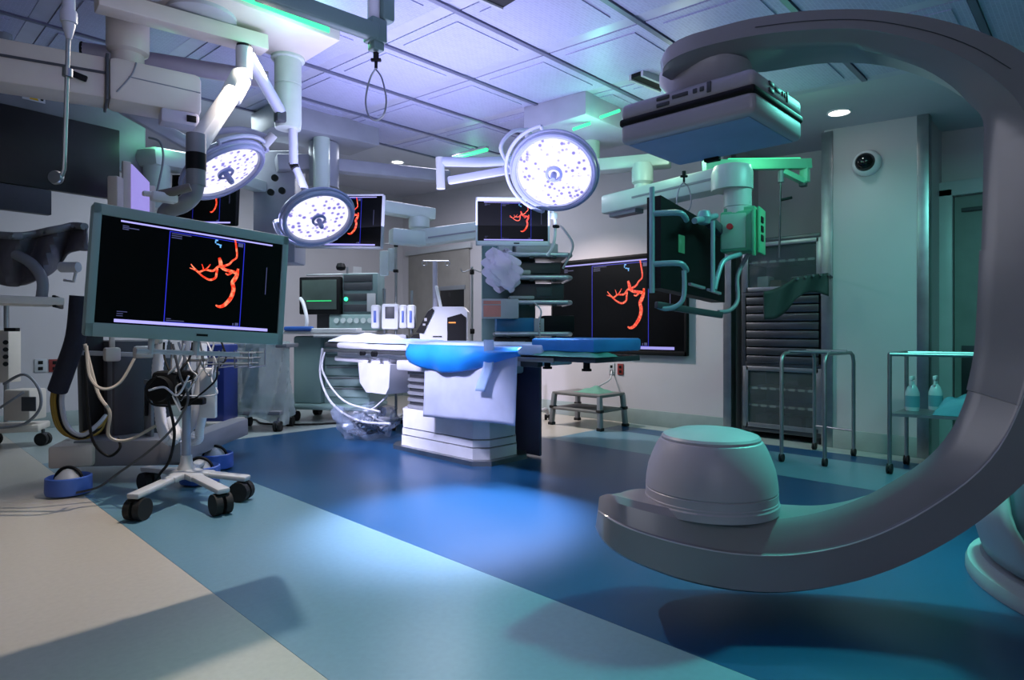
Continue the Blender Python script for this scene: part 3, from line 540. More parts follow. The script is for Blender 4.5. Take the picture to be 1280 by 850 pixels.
part(dd, 'warning_glyph', black, lambda b: b.beam(qm - ax * .055, qm - ax * .035, .003, .02).beam(qm + ax * .035, qm + ax * .05, .003, .03), st, local=False)
# left pendant head with small screen seen edge on
lp = thing('ceiling_pendant', 'rounded pendant head with green glow behind the foreground monitor', 'pendant', P(205, 215, 4.6))
part(lp, 'head', boomgreen, lambda b: b.beam(P(178, 196, 4.5), P(235, 205, 4.9), .24, .15, .06), local=False)
part(lp, 'neck', boomgreen, lambda b: b.cyl(P(196, 205, 4.6), P(196, 262, 4.6), .09, n=20), local=False)
part(lp, 'cable', mgrey, lambda b: b.tube([P(186, 172, 4.4), P(200, 178, 4.4), P(204, 200, 4.42), P(196, 240, 4.45)], .008, 6, sm=5), local=False)
part(lp, 'arm', boomgreen, lambda b: b.beam(P(225, 202, 4.85), P(330, 235, 5.6), .12, .1, .02), local=False)
light('POINT', 'pendant_green_led', P(205, 170, 4.5), 1.3, GRN, size=.05)
ss = thing('side_screen', 'small screen seen edge on with violet glow beside the pendant head', 'monitor', P(175, 235, 4.2))
part(ss, 'housing', cream, lambda b: b.beam(P(158, 202, 4.2), P(158, 268, 4.2), .03, .05, .006).beam(P(190, 232, 4.35), P(190, 275, 4.35), .02, .04, .006), local=False)
part(ss, 'arm', cream, lambda b: b.beam(P(165, 240, 4.25), P(192, 240, 4.55), .04, .04, .006), local=False)
part(ss, 'screen', emit('violet_screen', '#9a8fe0', .8), lambda b: b.add([P(165, 205, 4.2), P(187, 228, 4.32), P(187, 268, 4.32), P(165, 268, 4.2)], [(0, 1, 2, 3)]), local=False, solid=.01)
o = MB().box((0, 0, 0), (.07, .08, .2), .01, Matrix.Translation(P(145, 240, 4.15)) @ Matrix.Rotation(YAW, 4, 'Z')).build('speaker_box', cream, loc=P(145, 240, 4.15)); tag(o, 'small cream box beside the dark display', 'box')

# supply column and grey boxes behind the lamps
sc_ = thing('supply_column', 'grey medical supply column hanging behind the round middle surgical light', 'supply column', P(352, 260, 5.7))
scl = mat('supply_grey', '#8d8f99', .45)
part(sc_, 'body', scl, lambda b: b.box((0, 0, 0), (.38, .3, 1.0), .02, Matrix.Translation(P(350, 262, 5.7)) @ Matrix.Rotation(YAW, 4, 'Z')), local=False)
part(sc_, 'ceiling_cover', scl, lambda b: b.beam(PZ(330, CZ(4.6) - .1, 5.2), PZ(455, CZ(4.9) - .08, 5.9), .5, .2, .01), local=False)
part(sc_, 'column', scl, lambda b: b.cyl(P(405, 235, 5.6), P(405, 180, 5.6), .13, n=24), local=False)
part(sc_, 'arm', scl, lambda b: b.beam(P(345, 205, 5.5), P(410, 205, 5.7), .2, .14, .02).beam(P(395, 205, 5.6), P(560, 222, 6.3), .15, .12, .02), local=False)
for k, (x, y) in enumerate(((343, 222), (338, 240), (352, 238))): part(sc_, 'outlet', black, lambda b: b.lathe([(.0, -.02), (.03, -.02), (.03, 0), (.0, 0)], dirM(P(x, y, 5.46), -FW), 14), local=False)
# green boom in the centre with the equipment tower
gb = thing('equipment_boom', 'pale green boom with two arms above the equipment tower in the centre', 'boom', PZ(524, 2.12, 5.9))
part(gb, 'upper_arm', boomgreen, lambda b: b.beam(PZ(385, 2.16, 5.4), PZ(541, 2.10, 6.0), .16, .11, .012), local=False)
part(gb, 'hub', boomgreen, lambda b: b.lathe([(.075, 1.86), (.075, 1.95), (.1, 1.965), (.1, 2.06), (.07, 2.07)], Matrix.Translation(PZ(524, 0, 5.92)), 24), local=False)
part(gb, 'lower_arm', boomgreen, lambda b: b.beam(P(488, 295, 5.75), P(530, 299, 5.9), .15, .14, .02).beam(P(522, 298, 5.92), P(668, 280, 5.75), .15, .15, .015), local=False)
part(gb, 'arm_groove', mgrey, lambda b: b.beam(P(535, 297, 5.81), P(600, 288, 5.74), .01, .012), local=False)
part(gb, 'mount_column', boomgreen, lambda b: b.cyl(PZ(402, 2.12, 5.45), PZ(402, CZ(4.6) - .02, 5.45), .07, n=20), local=False)

# boom on the right with green control box
rb = thing('equipment_boom', 'cream and green boom with elbow arm in front of the wall display on the right', 'boom', P(800, 220, 4.9))
mb_ = P(718, 165, 5.05); zc = CZ(3.5)
part(rb, 'ceiling_cover', mat('cover_grey', '#a9aab8', .45), lambda b: b.box((mb_.x + .1, mb_.y - .05, zc - .115), (.85, .62, .21), .012), local=False)
part(rb, 'upper_arm', boomgreen, lambda b: b.beam(PZ(725, 2.37, 5.3), PZ(838, 2.37, 5.05), .16, .105, .015), local=False)
part(rb, 'mount_column', boomgreen, lambda b: b.cyl(PZ(738, 2.36, 5.25), PZ(738, zc - .2, 5.25), .08, n=20), local=False)
part(rb, 'hub', boomgreen, lambda b: b.lathe([(.065, 2.02), (.065, 2.16), (.085, 2.18), (.085, 2.28), (.07, 2.33)], Matrix.Translation(PZ(803, 0, 5.0)), 24), local=False)
e0, e1 = PZ(760, 2.03, 5.2), PZ(912, 2.03, 4.25)
part(rb, 'lower_arm', boomgreen, lambda b: b.beam(e0, e1, .17, .155, .02), local=False)
ne = off(e0, e1, .087, 0)
part(rb, 'arm_groove', mgrey, lambda b: b.beam(e0.lerp(e1, .3) + ne, e1 + ne, .008, .014).beam(e0.lerp(e1, .3) - ne, e1 - ne, .008, .014), local=False)
part(rb, 'elbow', boomgreen, lambda b: b.lathe([(.0, 1.94), (.135, 1.94), (.135, 2.06), (.12, 2.1), (.07, 2.115), (.0, 2.115)], Matrix.Translation(PZ(915, 0, 4.22)), 28), local=False)
part(rb, 'drop_column', boomgreen, lambda b: b.lathe([(.085, 1.72), (.085, 1.82), (.09, 1.825), (.09, 1.95)], Matrix.Translation(PZ(922, 0, 4.2)), 24), local=False)
part(rb, 'brake_box', mgrey, lambda b: b.beam(e0.lerp(e1, .05) - UP * .09, e0.lerp(e1, .3) - UP * .09, .1, .04, .008), local=False)
led(rb, P(716, 162, 4.72), P(738, 154, 4.72)); led(rb, P(750, 147, 4.6), P(775, 138, 4.6))
light('POINT', 'boom_green_led', P(745, 175, 4.55), 4.5, GRN, size=.06)
light('POINT', 'boom_arm_green_led', P(850, 190, 4.5), 4, (.75, 1.0, .75), size=.08)
cb = thing('control_box', 'green tinted control box with red stop button under the right boom', 'control box', P(928, 290, 4.2))
gbm = mat('green_box', '#4fae80', .4, var=.05)
CM = Matrix.Translation(P(927, 291, 4.2)) @ Matrix.Rotation(YAW + R(-32), 4, 'Z')
part(cb, 'body', gbm, lambda b: b.box((0, 0, 0), (.24, .2, .27), .015, CM), local=False)
part(cb, 'front_panel', mat('green_panel', '#8cc4a6', .4), lambda b: b.box((-.03, -.102, 0), (.16, .012, .23), .006, CM), local=False)
part(cb, 'side_panel', gbm, lambda b: b.box((.126, 0, .0), (.016, .21, .30), .006, CM).box((.1, -.11, -.02), (.02, .05, .3), .006, CM), local=False)
for k in range(3): part(cb, 'socket', black, lambda b: b.box((.136, -.03, .07 - k * .06), (.01, .07, .04), .003, CM), local=False)
part(cb, 'stop_button', mat('red_plastic', '#c0231c', .4), lambda b: b.cyl(CM @ Vector((-.05, -.105, .03)), CM @ Vector((-.05, -.13, .03)), .02, n=14), local=False)
part(cb, 'mount_plate', gbm, lambda b: b.box((0, 0, .145), (.2, .16, .03), .005, CM), local=False)
# monitor bank seen from the back with tube frame
bk = thing('monitor_bank', 'black monitor seen from behind in a tubular frame under the right boom', 'monitor', P(860, 310, 4.0))
tf = mat('teal_tube', '#86a9ae', .35, .2)
kn = (P(902, 0, 4.5) - P(826, 0, 3.9)); kn = Vector((kn.y, -kn.x, 0)).normalized(); kn = kn * .1 if kn.dot(FW) > 0 else kn * -.1
KQ = [P(826, 244, 3.9), P(906, 290, 4.45), P(906, 378, 4.45), P(826, 360, 3.9)]
part(bk, 'housing', black, lambda b: b.add(KQ + [q + kn for q in KQ], [(0, 1, 2, 3), (4, 7, 6, 5), (0, 4, 5, 1), (1, 5, 6, 2), (2, 6, 7, 3), (3, 7, 4, 0)]), local=False)
part(bk, 'port_panel', emit('green_port', '#2f8f6a', .35), lambda b: b.add([P(849, 293, 4.03), P(856, 295, 4.08), P(856, 317, 4.08), P(849, 315, 4.03)], [(0, 1, 2, 3)]), local=False, solid=.006)
part(bk, 'frame_tube', tf, lambda b: b.cyl(P(815, 234, 3.7), P(815, 366, 3.7), .016, n=12), local=False)
for y in (267, 330): part(bk, 'frame_tube', tf, lambda b: b.tube([P(817, y, 3.7), P(848, y - 1, 3.68), P(856, y + 4, 3.72), P(858, y + 8, 3.78)], .017, 12, sm=4), local=False)
part(bk, 'frame_tube', tf, lambda b: b.tube([P(855, 338, 3.68), P(855, 368, 3.68), P(848, 381, 3.68), P(832, 386, 3.68), P(820, 382, 3.68)], .014, 12, sm=5), local=False)
part(bk, 'frame_tube', tf, lambda b: b.cyl(P(891, 276, 3.9), P(891, 365, 3.9), .014, n=12), local=False)
part(bk, 'lower_bar', dgrey, lambda b: b.beam(P(820, 381, 3.66), P(902, 394, 3.95), .03, .04, .006), local=False)
part(bk, 'ball_joint', tf, lambda b: b.lathe([(.0, -.05), (.035, -.04), (.05, 0), (.035, .04), (.0, .05)], Matrix.Translation(P(880, 272, 4.0)), 16).tube([P(868, 276, 3.9), P(895, 270, 4.1)], .02, 10), local=False)
part(bk, 'support_arm', dgrey, lambda b: b.beam(P(880, 270, 4.1), P(912, 300, 4.25), .06, .06, .01), local=False)
part(bk, 'vent_slot', mgrey, lambda b: b.beam(P(862, 355, 3.75), P(880, 360, 3.86), .02, .015).beam(P(885, 362, 3.9), P(900, 367, 4.0), .02, .015), local=False)
o = MB().tube([P(925, 318, 4.1), P(905, 326, 4.0), P(897, 345, 3.95), P(893, 362, 3.92)], .016, 10, sm=5).build('cable_hose', tf, loc=P(905, 330, 4)); tag(o, 'short teal hose looping from the control box to the monitor bank', 'hose')
o = MB().tube([P(935, 318, 4.15), P(922, 345, 4.1), P(922, 375, 4.05), P(912, 388, 4.0), P(898, 390, 3.95)], .014, 10, sm=5).build('cable_hose', mgrey, loc=P(920, 360, 4)); tag(o, 'grey hose hanging from the control box to the lower bar', 'hose')
# lit green arm with end drop behind the detector
ga = thing('light_arm', 'bright green lit ceiling arm behind the x-ray detector', 'support arm', P(960, 206, 4.6))
part(ga, 'arm', mat('green_arm', '#7fc9a4', .4), lambda b: b.beam(P(880, 207, 4.5), P(1012, 205, 4.7), .06, .075, .006), local=False)
part(ga, 'end_drop', mat('green_arm', '#7fc9a4', .4), lambda b: b.beam(P(1006, 202, 4.7), P(1006, 228, 4.7), .06, .06, .006).beam(P(978, 214, 4.66), P(1006, 228, 4.7), .05, .04, .004), local=False)
part(ga, 'end_cap', dgrey, lambda b: b.box(P(1004, 231, 4.7), (.05, .05, .03), .006), local=False)
part(ga, 'hanger', lgrey, lambda b: b.cyl(P(890, 205, 4.55), PZ(890, CZ(2.2) - .02, 4.55), .03), local=False)
led(ga, P(910, 199, 4.62), P(1000, 198, 4.68), .02, .01)
light('POINT', 'green_arm_led', P(970, 190, 4.35), 1.6, GRN, size=.03)
loop('wire_hook', 'wire loop hook hanging below the x-ray detector in front of the boom', 855, 214, 4.3, .28, .1)
o = thing('infusion_rod', 'thin dark rod hanging from the green lit arm beside the glass cabinet', 'hanging rod', P(976, 240, 4.66))
part(o, 'rod', steel_d, lambda b: b.cyl(P(976, 215, 4.66), P(974, 322, 4.66), .008, n=8), local=False)
part(o, 'socket', mgrey, lambda b: b.cyl(P(976, 210, 4.66), P(976, 228, 4.66), .022, n=12), local=False)
part(o, 'lever', black, lambda b: b.beam(P(976, 250, 4.66), P(990, 247, 4.66), .02, .02, .004), local=False)

# ceiling fixtures
def downlight(px, py, label, sx=.09, energy=14, color=(1, .96, .95)):
    a = (px - CXP) / FPX; u = (HORY - py) / FPX; t = (CZ(0) - 1) / (u - .053 * (FW.y + RT.y * a)); p = P(px, py, t)
    o = thing('downlight', label, 'ceiling light', p, group='recessed ceiling lights')
    part(o, 'trim_ring', white, lambda b: b.ring(sx, .008, Matrix.Translation((0, 0, -.004)), 28, 6)); part(o, 'lens', emit('downlight_lens', '#fff6f4', 7), lambda b: b.lathe([(sx, -.002), (sx * .5, -.006), (.001, -.006)], None, 28))
    light('SPOT', 'downlight_beam', p - UP * .03, energy, color, (p.x, p.y, 0), .05, 120, .8)
downlight(497, 202, 'small recessed ceiling light near the far corner above the green boom', .07, 10); downlight(1049, 140, 'oval looking recessed ceiling light near the dome camera at right', .08, 5, (.6, .95, .9))
def strip(p0, p1, label, n='led_strip_light'):
    o = thing(n, label, 'led light', p0, group='green ceiling leds'); part(o, 'housing', lgrey, lambda b: b.beam(Vector(p0) + UP * .03, Vector(p1) + UP * .03, .05, .03, .004), local=False); part(o, 'diffuser', ledg, lambda b: b.beam(p0, p1, .035, .03, .006), local=False)
s0, s1 = P(567, 199, 6.3), P(609, 187, 6.1)
def oncl(px, py):
    a = (px - CXP) / FPX; u = (HORY - py) / FPX; t = (CZ(0) - 1 - .05) / (u - .053 * (FW.y + RT.y * a)); return P(px, py, t)
strip(oncl(567, 198), oncl(609, 187), 'green led strip on the ceiling left of the facing surgical light')
strip(oncl(237, 97), oncl(248, 94), 'short green led strip on the ceiling beside the cream boom')
light('POINT', 'ceiling_green_led', oncl(590, 196) - UP * .2, 1.2, GRN, size=.05)
def vent(px0, py0, px1, py1, wv, label):
    p0, p1 = oncl(px0, py0), oncl(px1, py1); o = thing('ceiling_vent', label, 'vent', p0)
    part(o, 'slot', black, lambda b: b.beam(p0 + UP * .02, p1 + UP * .02, wv, .03), local=False)
    part(o, 'frame', lgrey, lambda b: b.beam(p0 + UP * .02 + off(p0, p1, wv / 2, 0), p1 + UP * .02 + off(p0, p1, wv / 2, 0), .02, .05).beam(p0 + UP * .02 - off(p0, p1, wv / 2, 0), p1 + UP * .02 - off(p0, p1, wv / 2, 0), .02, .05), local=False)
vent(600, -14, 640, 4, .16, 'dark ceiling slot at the top edge of the picture'); vent(795, 97, 832, 112, .1, 'dark ceiling slot beside the x-ray detector')
# ------------------------------------------------------------------ foreground infusion stand on five casters
c0 = G(233, 624); iv = thing('infusion_stand', 'rolling equipment stand with black casters and bundled hoses under the foreground monitor', 'infusion stand', c0)
for k, (x, y) in enumerate(((172, 650), (276, 643), (302, 626), (186, 613), (250, 604))):
    w_ = G(x, y) - c0; d = w_.normalized()
    part(iv, 'leg', lgrey, lambda b: b.beam(d * .02 + UP * .155, d * .16 + UP * .15, .085, .035, .01).beam(d * .14 + UP * .15, w_ + d * .04 + UP * .132, .07, .03, .01))
    caster(iv, w_, .058, rubber, black, d.cross(UP), .045)
part(iv, 'hub', lgrey, lambda b: b.lathe([(.09, .135), (.09, .165), (.05, .18), (.034, .22), (.03, .26)], None, 24))
part(iv, 'pole', mat('pole_grey', '#9aa0b0', .3, .3), lambda b: b.cyl((0, 0, .2), (0, 0, 1.3), .024, n=16))
VM = Matrix.Translation(c0) @ Matrix.Rotation(YAW, 4, 'Z'); VL = Matrix.Rotation(YAW, 4, 'Z')
part(iv, 'pump_body', black, lambda b: b.box((-.09, -.02, .66), (.15, .14, .2), .03, VL).box((-.02, -.03, .73), (.2, .05, .06), .02, VL).lathe([(.07, -.03), (.075, 0), (.07, .03)], VL @ Matrix.Translation((-.1, -.1, .66)) @ Matrix.Rotation(R(90), 4, 'X'), 24))
part(iv, 'clamp', black, lambda b: b.box((.05, -.02, .58), (.14, .05, .04), .01, VL).box((.0, -.02, .6), (.06, .06, .1), .01, VL))
def hose(b, pts, r, ridge=.012):
    P_ = smooth([Vector(p) for p in pts], 14); b.tube(P_, r, 12, [r * (1 + .08 * (i % 2)) for i in range(len(P_))])
part(iv, 'corrugated_hose', vinyl_w, lambda b: hose(b, [P(203, 424, 3.8), P(197, 460, 3.8), P(199, 500, 3.8), P(203, 535, 3.78), P(212, 551, 3.78), P(221, 544, 3.8), P(212, 524, 3.85)], .03), local=False)
part(iv, 'corrugated_hose', vinyl_w, lambda b: hose(b, [P(252, 430, 3.85), P(252, 470, 3.83), P(246, 505, 3.82), P(238, 532, 3.82), P(224, 546, 3.82)], .03), local=False)
part(iv, 'corrugated_hose', vinyl_w, lambda b: hose(b, [P(263, 470, 3.8), P(257, 505, 3.8), P(250, 535, 3.8), P(248, 550, 3.8), P(236, 552, 3.8)], .024), local=False)
part(iv, 'white_panel', white, lambda b: b.box((.1, .06, .62), (.1, .03, .3), .01, VL))
def wires(b):
    for k in range(6):
        z = .80 + .03 * (k % 3); b.tube([VL @ Vector(q) for q in ((.14, -.06 + .04 * k, z), (.4, -.06 + .04 * k, z))], .004, 6)
    for x in (.14, .23, .32, .4): b.tube([VL @ Vector(q) for q in ((x, -.08, .88), (x, -.08, .78), (x, .16, .78), (x, .16, .88))], .004, 6)
wb = part(iv, 'wire_basket', steel, wires); wb['kind'] = 'stuff'
part(iv, 'basket_arm', steel, lambda b: b.cyl(VL @ Vector((0, 0, .82)), VL @ Vector((.2, .04, .82)), .01, n=8))
part(iv, 'clamp_head', cream, lambda b: b.box((-.12, -.03, 1.0), (.1, .06, .06), .015, VL).box((-.16, -.03, .94), (.06, .05, .05), .015, VL))
cabs = [([P(216, 430, 3.5), P(225, 470, 3.5), P(235, 500, 3.55), P(216, 535, 3.5), P(185, 565, 3.45), P(150, 590, 3.6), P(120, 610, 3.7), P(80, 618, 3.72)], dgrey, .007), ([P(210, 500, 3.5), P(218, 540, 3.5), P(212, 575, 3.5), P(200, 592, 3.55), P(192, 605, 3.6)], black, .008),
 ([P(108, 432, 3.4), P(112, 470, 3.4), P(128, 486, 3.4), P(150, 478, 3.45), P(168, 448, 3.5)], mat('beige_cable', '#a89e92', .5), .008), ([P(106, 430, 3.45), P(122, 490, 3.45), P(137, 515, 3.45), P(136, 545, 3.5), P(160, 550, 3.55), P(195, 532, 3.6)], mat('beige_cable', '#a89e92', .5), .009),
 ([P(107, 440, 3.5), P(109, 500, 3.5), P(116, 550, 3.55), P(135, 570, 3.6), P(150, 560, 3.6), P(148, 548, 3.65)], black, .008), ([P(186, 488, 3.5), P(205, 484, 3.5), P(222, 494, 3.5), P(236, 470, 3.5)], wc, .006), ([P(196, 470, 3.5), P(182, 488, 3.5), P(190, 505, 3.5), P(210, 508, 3.5)], black, .005),
 ([P(230, 430, 3.6), P(222, 455, 3.6), P(210, 470, 3.6), P(206, 500, 3.6)], lgrey, .007), ([P(262, 436, 3.65), P(270, 455, 3.65), P(262, 470, 3.7), P(250, 452, 3.7)], lgrey, .006)]
rc = random.Random(11)
for k in range(9):
    x0 = 205 + 9 * k; x1 = 200 + rc.uniform(0, 70); cabs.append(([P(x0, 428, 3.68), P(x0 + rc.uniform(-8, 8), 448, 3.66), P((x0 + x1) / 2, 465 + rc.uniform(-5, 12), 3.62), P(x1, 480 + rc.uniform(-8, 22), 3.6), P(226, 500 + rc.uniform(-15, 15), 3.6)], (black, dgrey, wc, lgrey)[k % 4], rc.uniform(.004, .007)))
for pts, m_, r_ in cabs: part(iv, 'cable', m_, lambda b: b.tube(pts, r_, 6, sm=6), local=False)

# heavy mobile base with blue wheel rings behind the stand
hb = thing('mobile_base', 'heavy grey equipment base on blue ringed wheels behind the rolling stand', 'equipment base', G(170, 590))
HB = Matrix.Translation(G(170, 590)) @ Matrix.Rotation(YAW, 4, 'Z')
hl_ = WM[hb].inverted() @ HB
hgm = mat('base_grey', '#85848a', .45, var=.05); hdk = mat('base_dark', '#47454a', .5, var=.08)
part(hb, 'foot', cream, lambda b: b.beam(P(88, 571, 3.95), P(130, 546, 4.75), .24, .14, .015), local=False)
part(hb, 'foot', hgm, lambda b: b.beam(P(212, 566, 4.0), P(300, 533, 5.1), .14, .14, .015), local=False)
part(hb, 'cross_beam', hgm, lambda b: b.beam(P(110, 562, 4.2), P(240, 560, 4.2), .3, .17, .015), local=False)
part(hb, 'body', hdk, lambda b: b.beam(P(168, 558, 4.5), P(168, 425, 4.5), .42, .36, .02), local=False)
part(hb, 'body_panel', mgrey, lambda b: b.beam(P(186, 545, 4.22), P(186, 475, 4.22), .16, .02, .006).beam(P(140, 545, 4.3), P(140, 440, 4.3), .12, .03, .006), local=False)
part(hb, 'mast', mat('mast_black', '#17161a', .5), lambda b: b.beam(P(116, 545, 4.4), P(112, 410, 4.4), .12, .14, .01).beam(P(205, 540, 4.5), P(205, 425, 4.5), .07, .07, .01), local=False)
part(hb, 'rail', lgrey, lambda b: b.beam(P(100, 441, 4.1), P(220, 445, 4.2), .025, .03, .004), local=False)
part(hb, 'clamp', cream, lambda b: b.box(P(140, 443, 4.05), (.09, .07, .09), .015).box(P(140, 425, 4.08), (.03, .03, .1), .006), local=False); part(hb, 'clamp', cream, lambda b: b.box(P(180, 440, 4.05), (.12, .07, .08), .02), local=False)
part(hb, 'drawer_handle', black, lambda b: b.box((0, 0, 0), (.02, .02, .16), .005, Matrix.Translation(P(183, 505, 4.18))), local=False)
for k, (x, y) in enumerate(((86, 618), (269, 586), (250, 604))):
    p = G(x, y); cst = part(hb, 'wheel_ring', mat('wheel_blue', '#3f62b4', .4), lambda b: b.lathe([(.118, .012), (.122, .03), (.12, .11), (.112, .115), (.105, .1), (.105, .02)], Matrix.Translation(p), 28), local=False)
    part(hb, 'wheel', lgrey, lambda b: b.lathe([(.0, .0), (.06, .01), (.085, .06), (.07, .11), (.03, .15), (.0, .16)], Matrix.Translation(p), 20), cst, local=False)
    part(hb, 'strap', black, lambda b: b.ring(.085, .01, Matrix.Translation(p + UP * .08) @ Matrix.Rotation(YAW, 4, 'Z') @ Matrix.Rotation(R(90), 4, 'X'), 16, 6, 10, 170), cst, local=False)
# thick yellow and black hose bundle falling behind the monitor edge
o = thing('hose_bundle', 'dark sleeved hose bundle with yellow and black tubes at the left of the monitor', 'hose bundle', P(80, 470, 3.9))
part(o, 'sleeve', mat('navy_sleeve', '#1a1d2c', .8, bump=.4, bscale=40), lambda b: b.tube([P(100, 370, 3.85), P(95, 420, 3.85), P(82, 460, 3.88), P(72, 488, 3.9)], .055, 12, sm=5), local=False)
for k, (m_, dx) in enumerate(((mat('yellow_hose', '#8a6f1c', .45), 0), (black, 5), (mat('yellow_hose', '#8a6f1c', .45), -3), (lgrey, 8))):
    part(o, 'tube', m_, lambda b: b.tube([P(71 + dx, 485, 3.9), P(69 + dx, 505, 3.9), P(76 + dx, 533, 3.92), P(95 + dx, 547 - k, 3.95), P(122, 540 - 3 * k, 4.0), P(132, 520, 4.1)], .015, 8, sm=6), local=False)

# ------------------------------------------------------------------ far left trolley and shelf
tr = thing('pump_trolley', 'small cream trolley with pump box and cables at the left edge of the picture', 'trolley', G(20, 556))
def TP(px, z, t): return PZ(px, z, t)
part(tr, 'base', cream, lambda b: b.beam(TP(-20, .16, 5.3), TP(56, .16, 5.45), .3, .06, .015), local=False)
part(tr, 'pole', steel, lambda b: b.cyl(TP(8, .16, 5.5), TP(8, 1.28, 5.5), .02, n=12), local=False)
part(tr, 'pump_box', cream, lambda b: b.box((0, 0, 0), (.22, .2, .26), .015, Matrix.Translation(P(32, 505, 5.35)) @ Matrix.Rotation(YAW, 4, 'Z')), local=False)
part(tr, 'vent_panel', dgrey, lambda b: b.box((0, 0, 0), (.12, .012, .12), .004, Matrix.Translation(P(36, 505, 5.23)) @ Matrix.Rotation(YAW, 4, 'Z')), local=False)
part(tr, 'upper_box', cream, lambda b: b.box((0, 0, 0), (.15, .14, .45), .01, Matrix.Translation(P(8, 445, 5.4)) @ Matrix.Rotation(YAW, 4, 'Z')), local=False)
for k in range(4): part(tr, 'dial', black, lambda b: b.cyl(P(7, 428 + 9 * k, 5.31), P(7, 428 + 9 * k, 5.27), .02, n=10), local=False)
part(tr, 'rail', black, lambda b: b.box((0, 0, 0), (.1, .05, .03), .004, Matrix.Translation(P(15, 412, 5.3)) @ Matrix.Rotation(YAW, 4, 'Z')), local=False)
part(tr, 'cable', mgrey, lambda b: b.tube([P(5, 480, 5.2), P(30, 468, 5.15), P(48, 485, 5.15), P(50, 510, 5.15), P(30, 530, 5.15), P(-5, 535, 5.15)], .012, 8, sm=6).tube([P(0, 510, 5.1), P(15, 500, 5.1), P(30, 490, 5.15)], .01, 8, sm=4), local=False)
for x in (54, -8): caster(tr, WM[tr].inverted() @ (TP(x, 0, 5.4)), .055, rubber, dgrey, RT.cross(UP))
sh = thing('boom_shelf', 'cream instrument shelf with black end hanging at the left edge', 'shelf', P(20, 376, 3.6))
part(sh, 'tray', cream, lambda b: b.beam(P(-60, 374, 3.4), P(70, 378, 3.75), .4, .045, .008), local=False)
part(sh, 'end_cap', black, lambda b: b.beam(P(70, 378, 3.75), P(75, 378, 3.76), .4, .07, .006), local=False)
part(sh, 'bracket', mgrey, lambda b: b.tube([P(52, 372, 3.6), P(53, 350, 3.6), P(40, 330, 3.62), P(20, 318, 3.65)], .03, 10, sm=4), local=False)
la = thing('lead_curtain', 'grey lead shielding curtain on a riveted rail at the left behind the monitor', 'shield', P(40, 320, 3.7))
def lead(u, v):
    px = -60 + 170 * u; top = 294 - 2 * math.sin(u * 9) - (20 * max(0, u - .55) if u < .85 else 9); bot = top + 40 + 22 * math.sin(math.pi * min(1, u * 1.15)) - 45 * max(0, u - .72)
    return P(px, top + (bot - top) * v, 3.75 + .06 * math.sin(u * 22 + v * 3) + .05 * math.sin(u * 9))
part(la, 'curtain', mat('lead_grey', '#5c5a62', .45, bump=.25, bscale=18), lambda b: b.grid(lead, 40, 12), local=False, solid=.012)
part(la, 'rail', mgrey, lambda b: b.tube([lead(u / 12, 0) - FW * .03 for u in range(13)], .022, 10, sm=3), local=False)
for k in range(9): part(la, 'rivet', steel, lambda b: b.cyl(lead((k + .5) / 9, .04) - FW * .055, lead((k + .5) / 9, .04) - FW * .07, .012, n=8), local=False)
part(la, 'handle', lgrey, lambda b: b.tube([P(76, 334, 3.6), P(98, 334, 3.6)], .03, 12).tube([P(95, 338, 3.6), P(92, 352, 3.62), P(80, 350, 3.62)], .008, 6), local=False)
for k, (px, py, mm) in enumerate(((51, 457, lgrey), (69, 457, mat('outlet_red', '#7d2a26', .4)))):
    a = (px - CXP) / FPX; t = YW / (FW.y + RT.y * a); p = P(px, py, t - .02); p.y = YW - .006
    o = thing('power_outlet', ('grey' if k == 0 else 'red') + ' power outlet low on the wall behind the pump trolley', 'outlet', p)
    part(o, 'plate', mm, lambda b: b.box((0, 0, 0), (.1, .012, .13), .003)); part(o, 'socket', black, lambda b: b.box((0, -.007, .03), (.04, .006, .035), .002)); part(o, 'socket', black, lambda b: b.box((0, -.007, -.03), (.04, .006, .035), .002))

# ------------------------------------------------------------------ anaesthesia machine
am_ = thing('anaesthesia_machine', 'tall teal grey anaesthesia machine with drawers and monitor behind the table head', 'anaesthesia machine', PZ(424, 0, 7.0), YAW + R(-12))
ts = teal_shell
part(am_, 'base', ts, lambda b: b.box((0, 0, .16), (.92, .6, .06), .025))
part(am_, 'cabinet', ts, lambda b: b.box((-.26, .02, .56), (.34, .52, .74), .03).box((.18, .06, .56), (.54, .48, .74), .015))
for k in range(5):
    d_ = part(am_, 'drawer', mat('drawer_teal', '#9fb8b6', .35), lambda b: b.box((.19, -.19, .32 + k * .115), (.5, .03, .1), .008)); part(am_, 'drawer_grip', mgrey, lambda b: b.box((.19, -.208, .36 + k * .115), (.46, .012, .014), .003), d_)
part(am_, 'worktop', lgrey, lambda b: b.box((.0, -.05, .97), (.95, .62, .035), .012))
part(am_, 'flowmeter_panel', ts, lambda b: b.box((.2, .1, 1.08), (.6, .3, .18), .015))
for k in range(6): part(am_, 'gauge', mat('gauge_face', '#c9d4d4', .3), lambda b: b.cyl((.0 + k * .08, -.055, 1.1), (.0 + k * .08, -.07, 1.1), .03, n=14))
part(am_, 'back_column', dgrey, lambda b: b.box((.0, .18, 1.2), (.66, .18, .5), .012))
mo = part(am_, 'monitor', black, lambda b: b.box((-.2, -.04, 1.38), (.5, .08, .42), .015))
part(am_, 'monitor_screen', mat('crt_screen', '#4a5752', .15, var=.3, scale=2), lambda b: b.box((-.2, -.083, 1.39), (.42, .006, .33), .002), mo)
part(am_, 'trace', emit('trace_green', '#28e07c', 1.2), lambda b: b.box((-.2, -.088, 1.32), (.3, .003, .008)), mo)
part(am_, 'module_rack', mat('rack_teal', '#5f7678', .4), lambda b: b.box((.26, .08, 1.4), (.42, .2, .45), .01))
for z in (1.24, 1.36, 1.48, 1.57): part(am_, 'module', dgrey, lambda b: b.box((.24, -.025, z), (.34, .012, .08), .003))
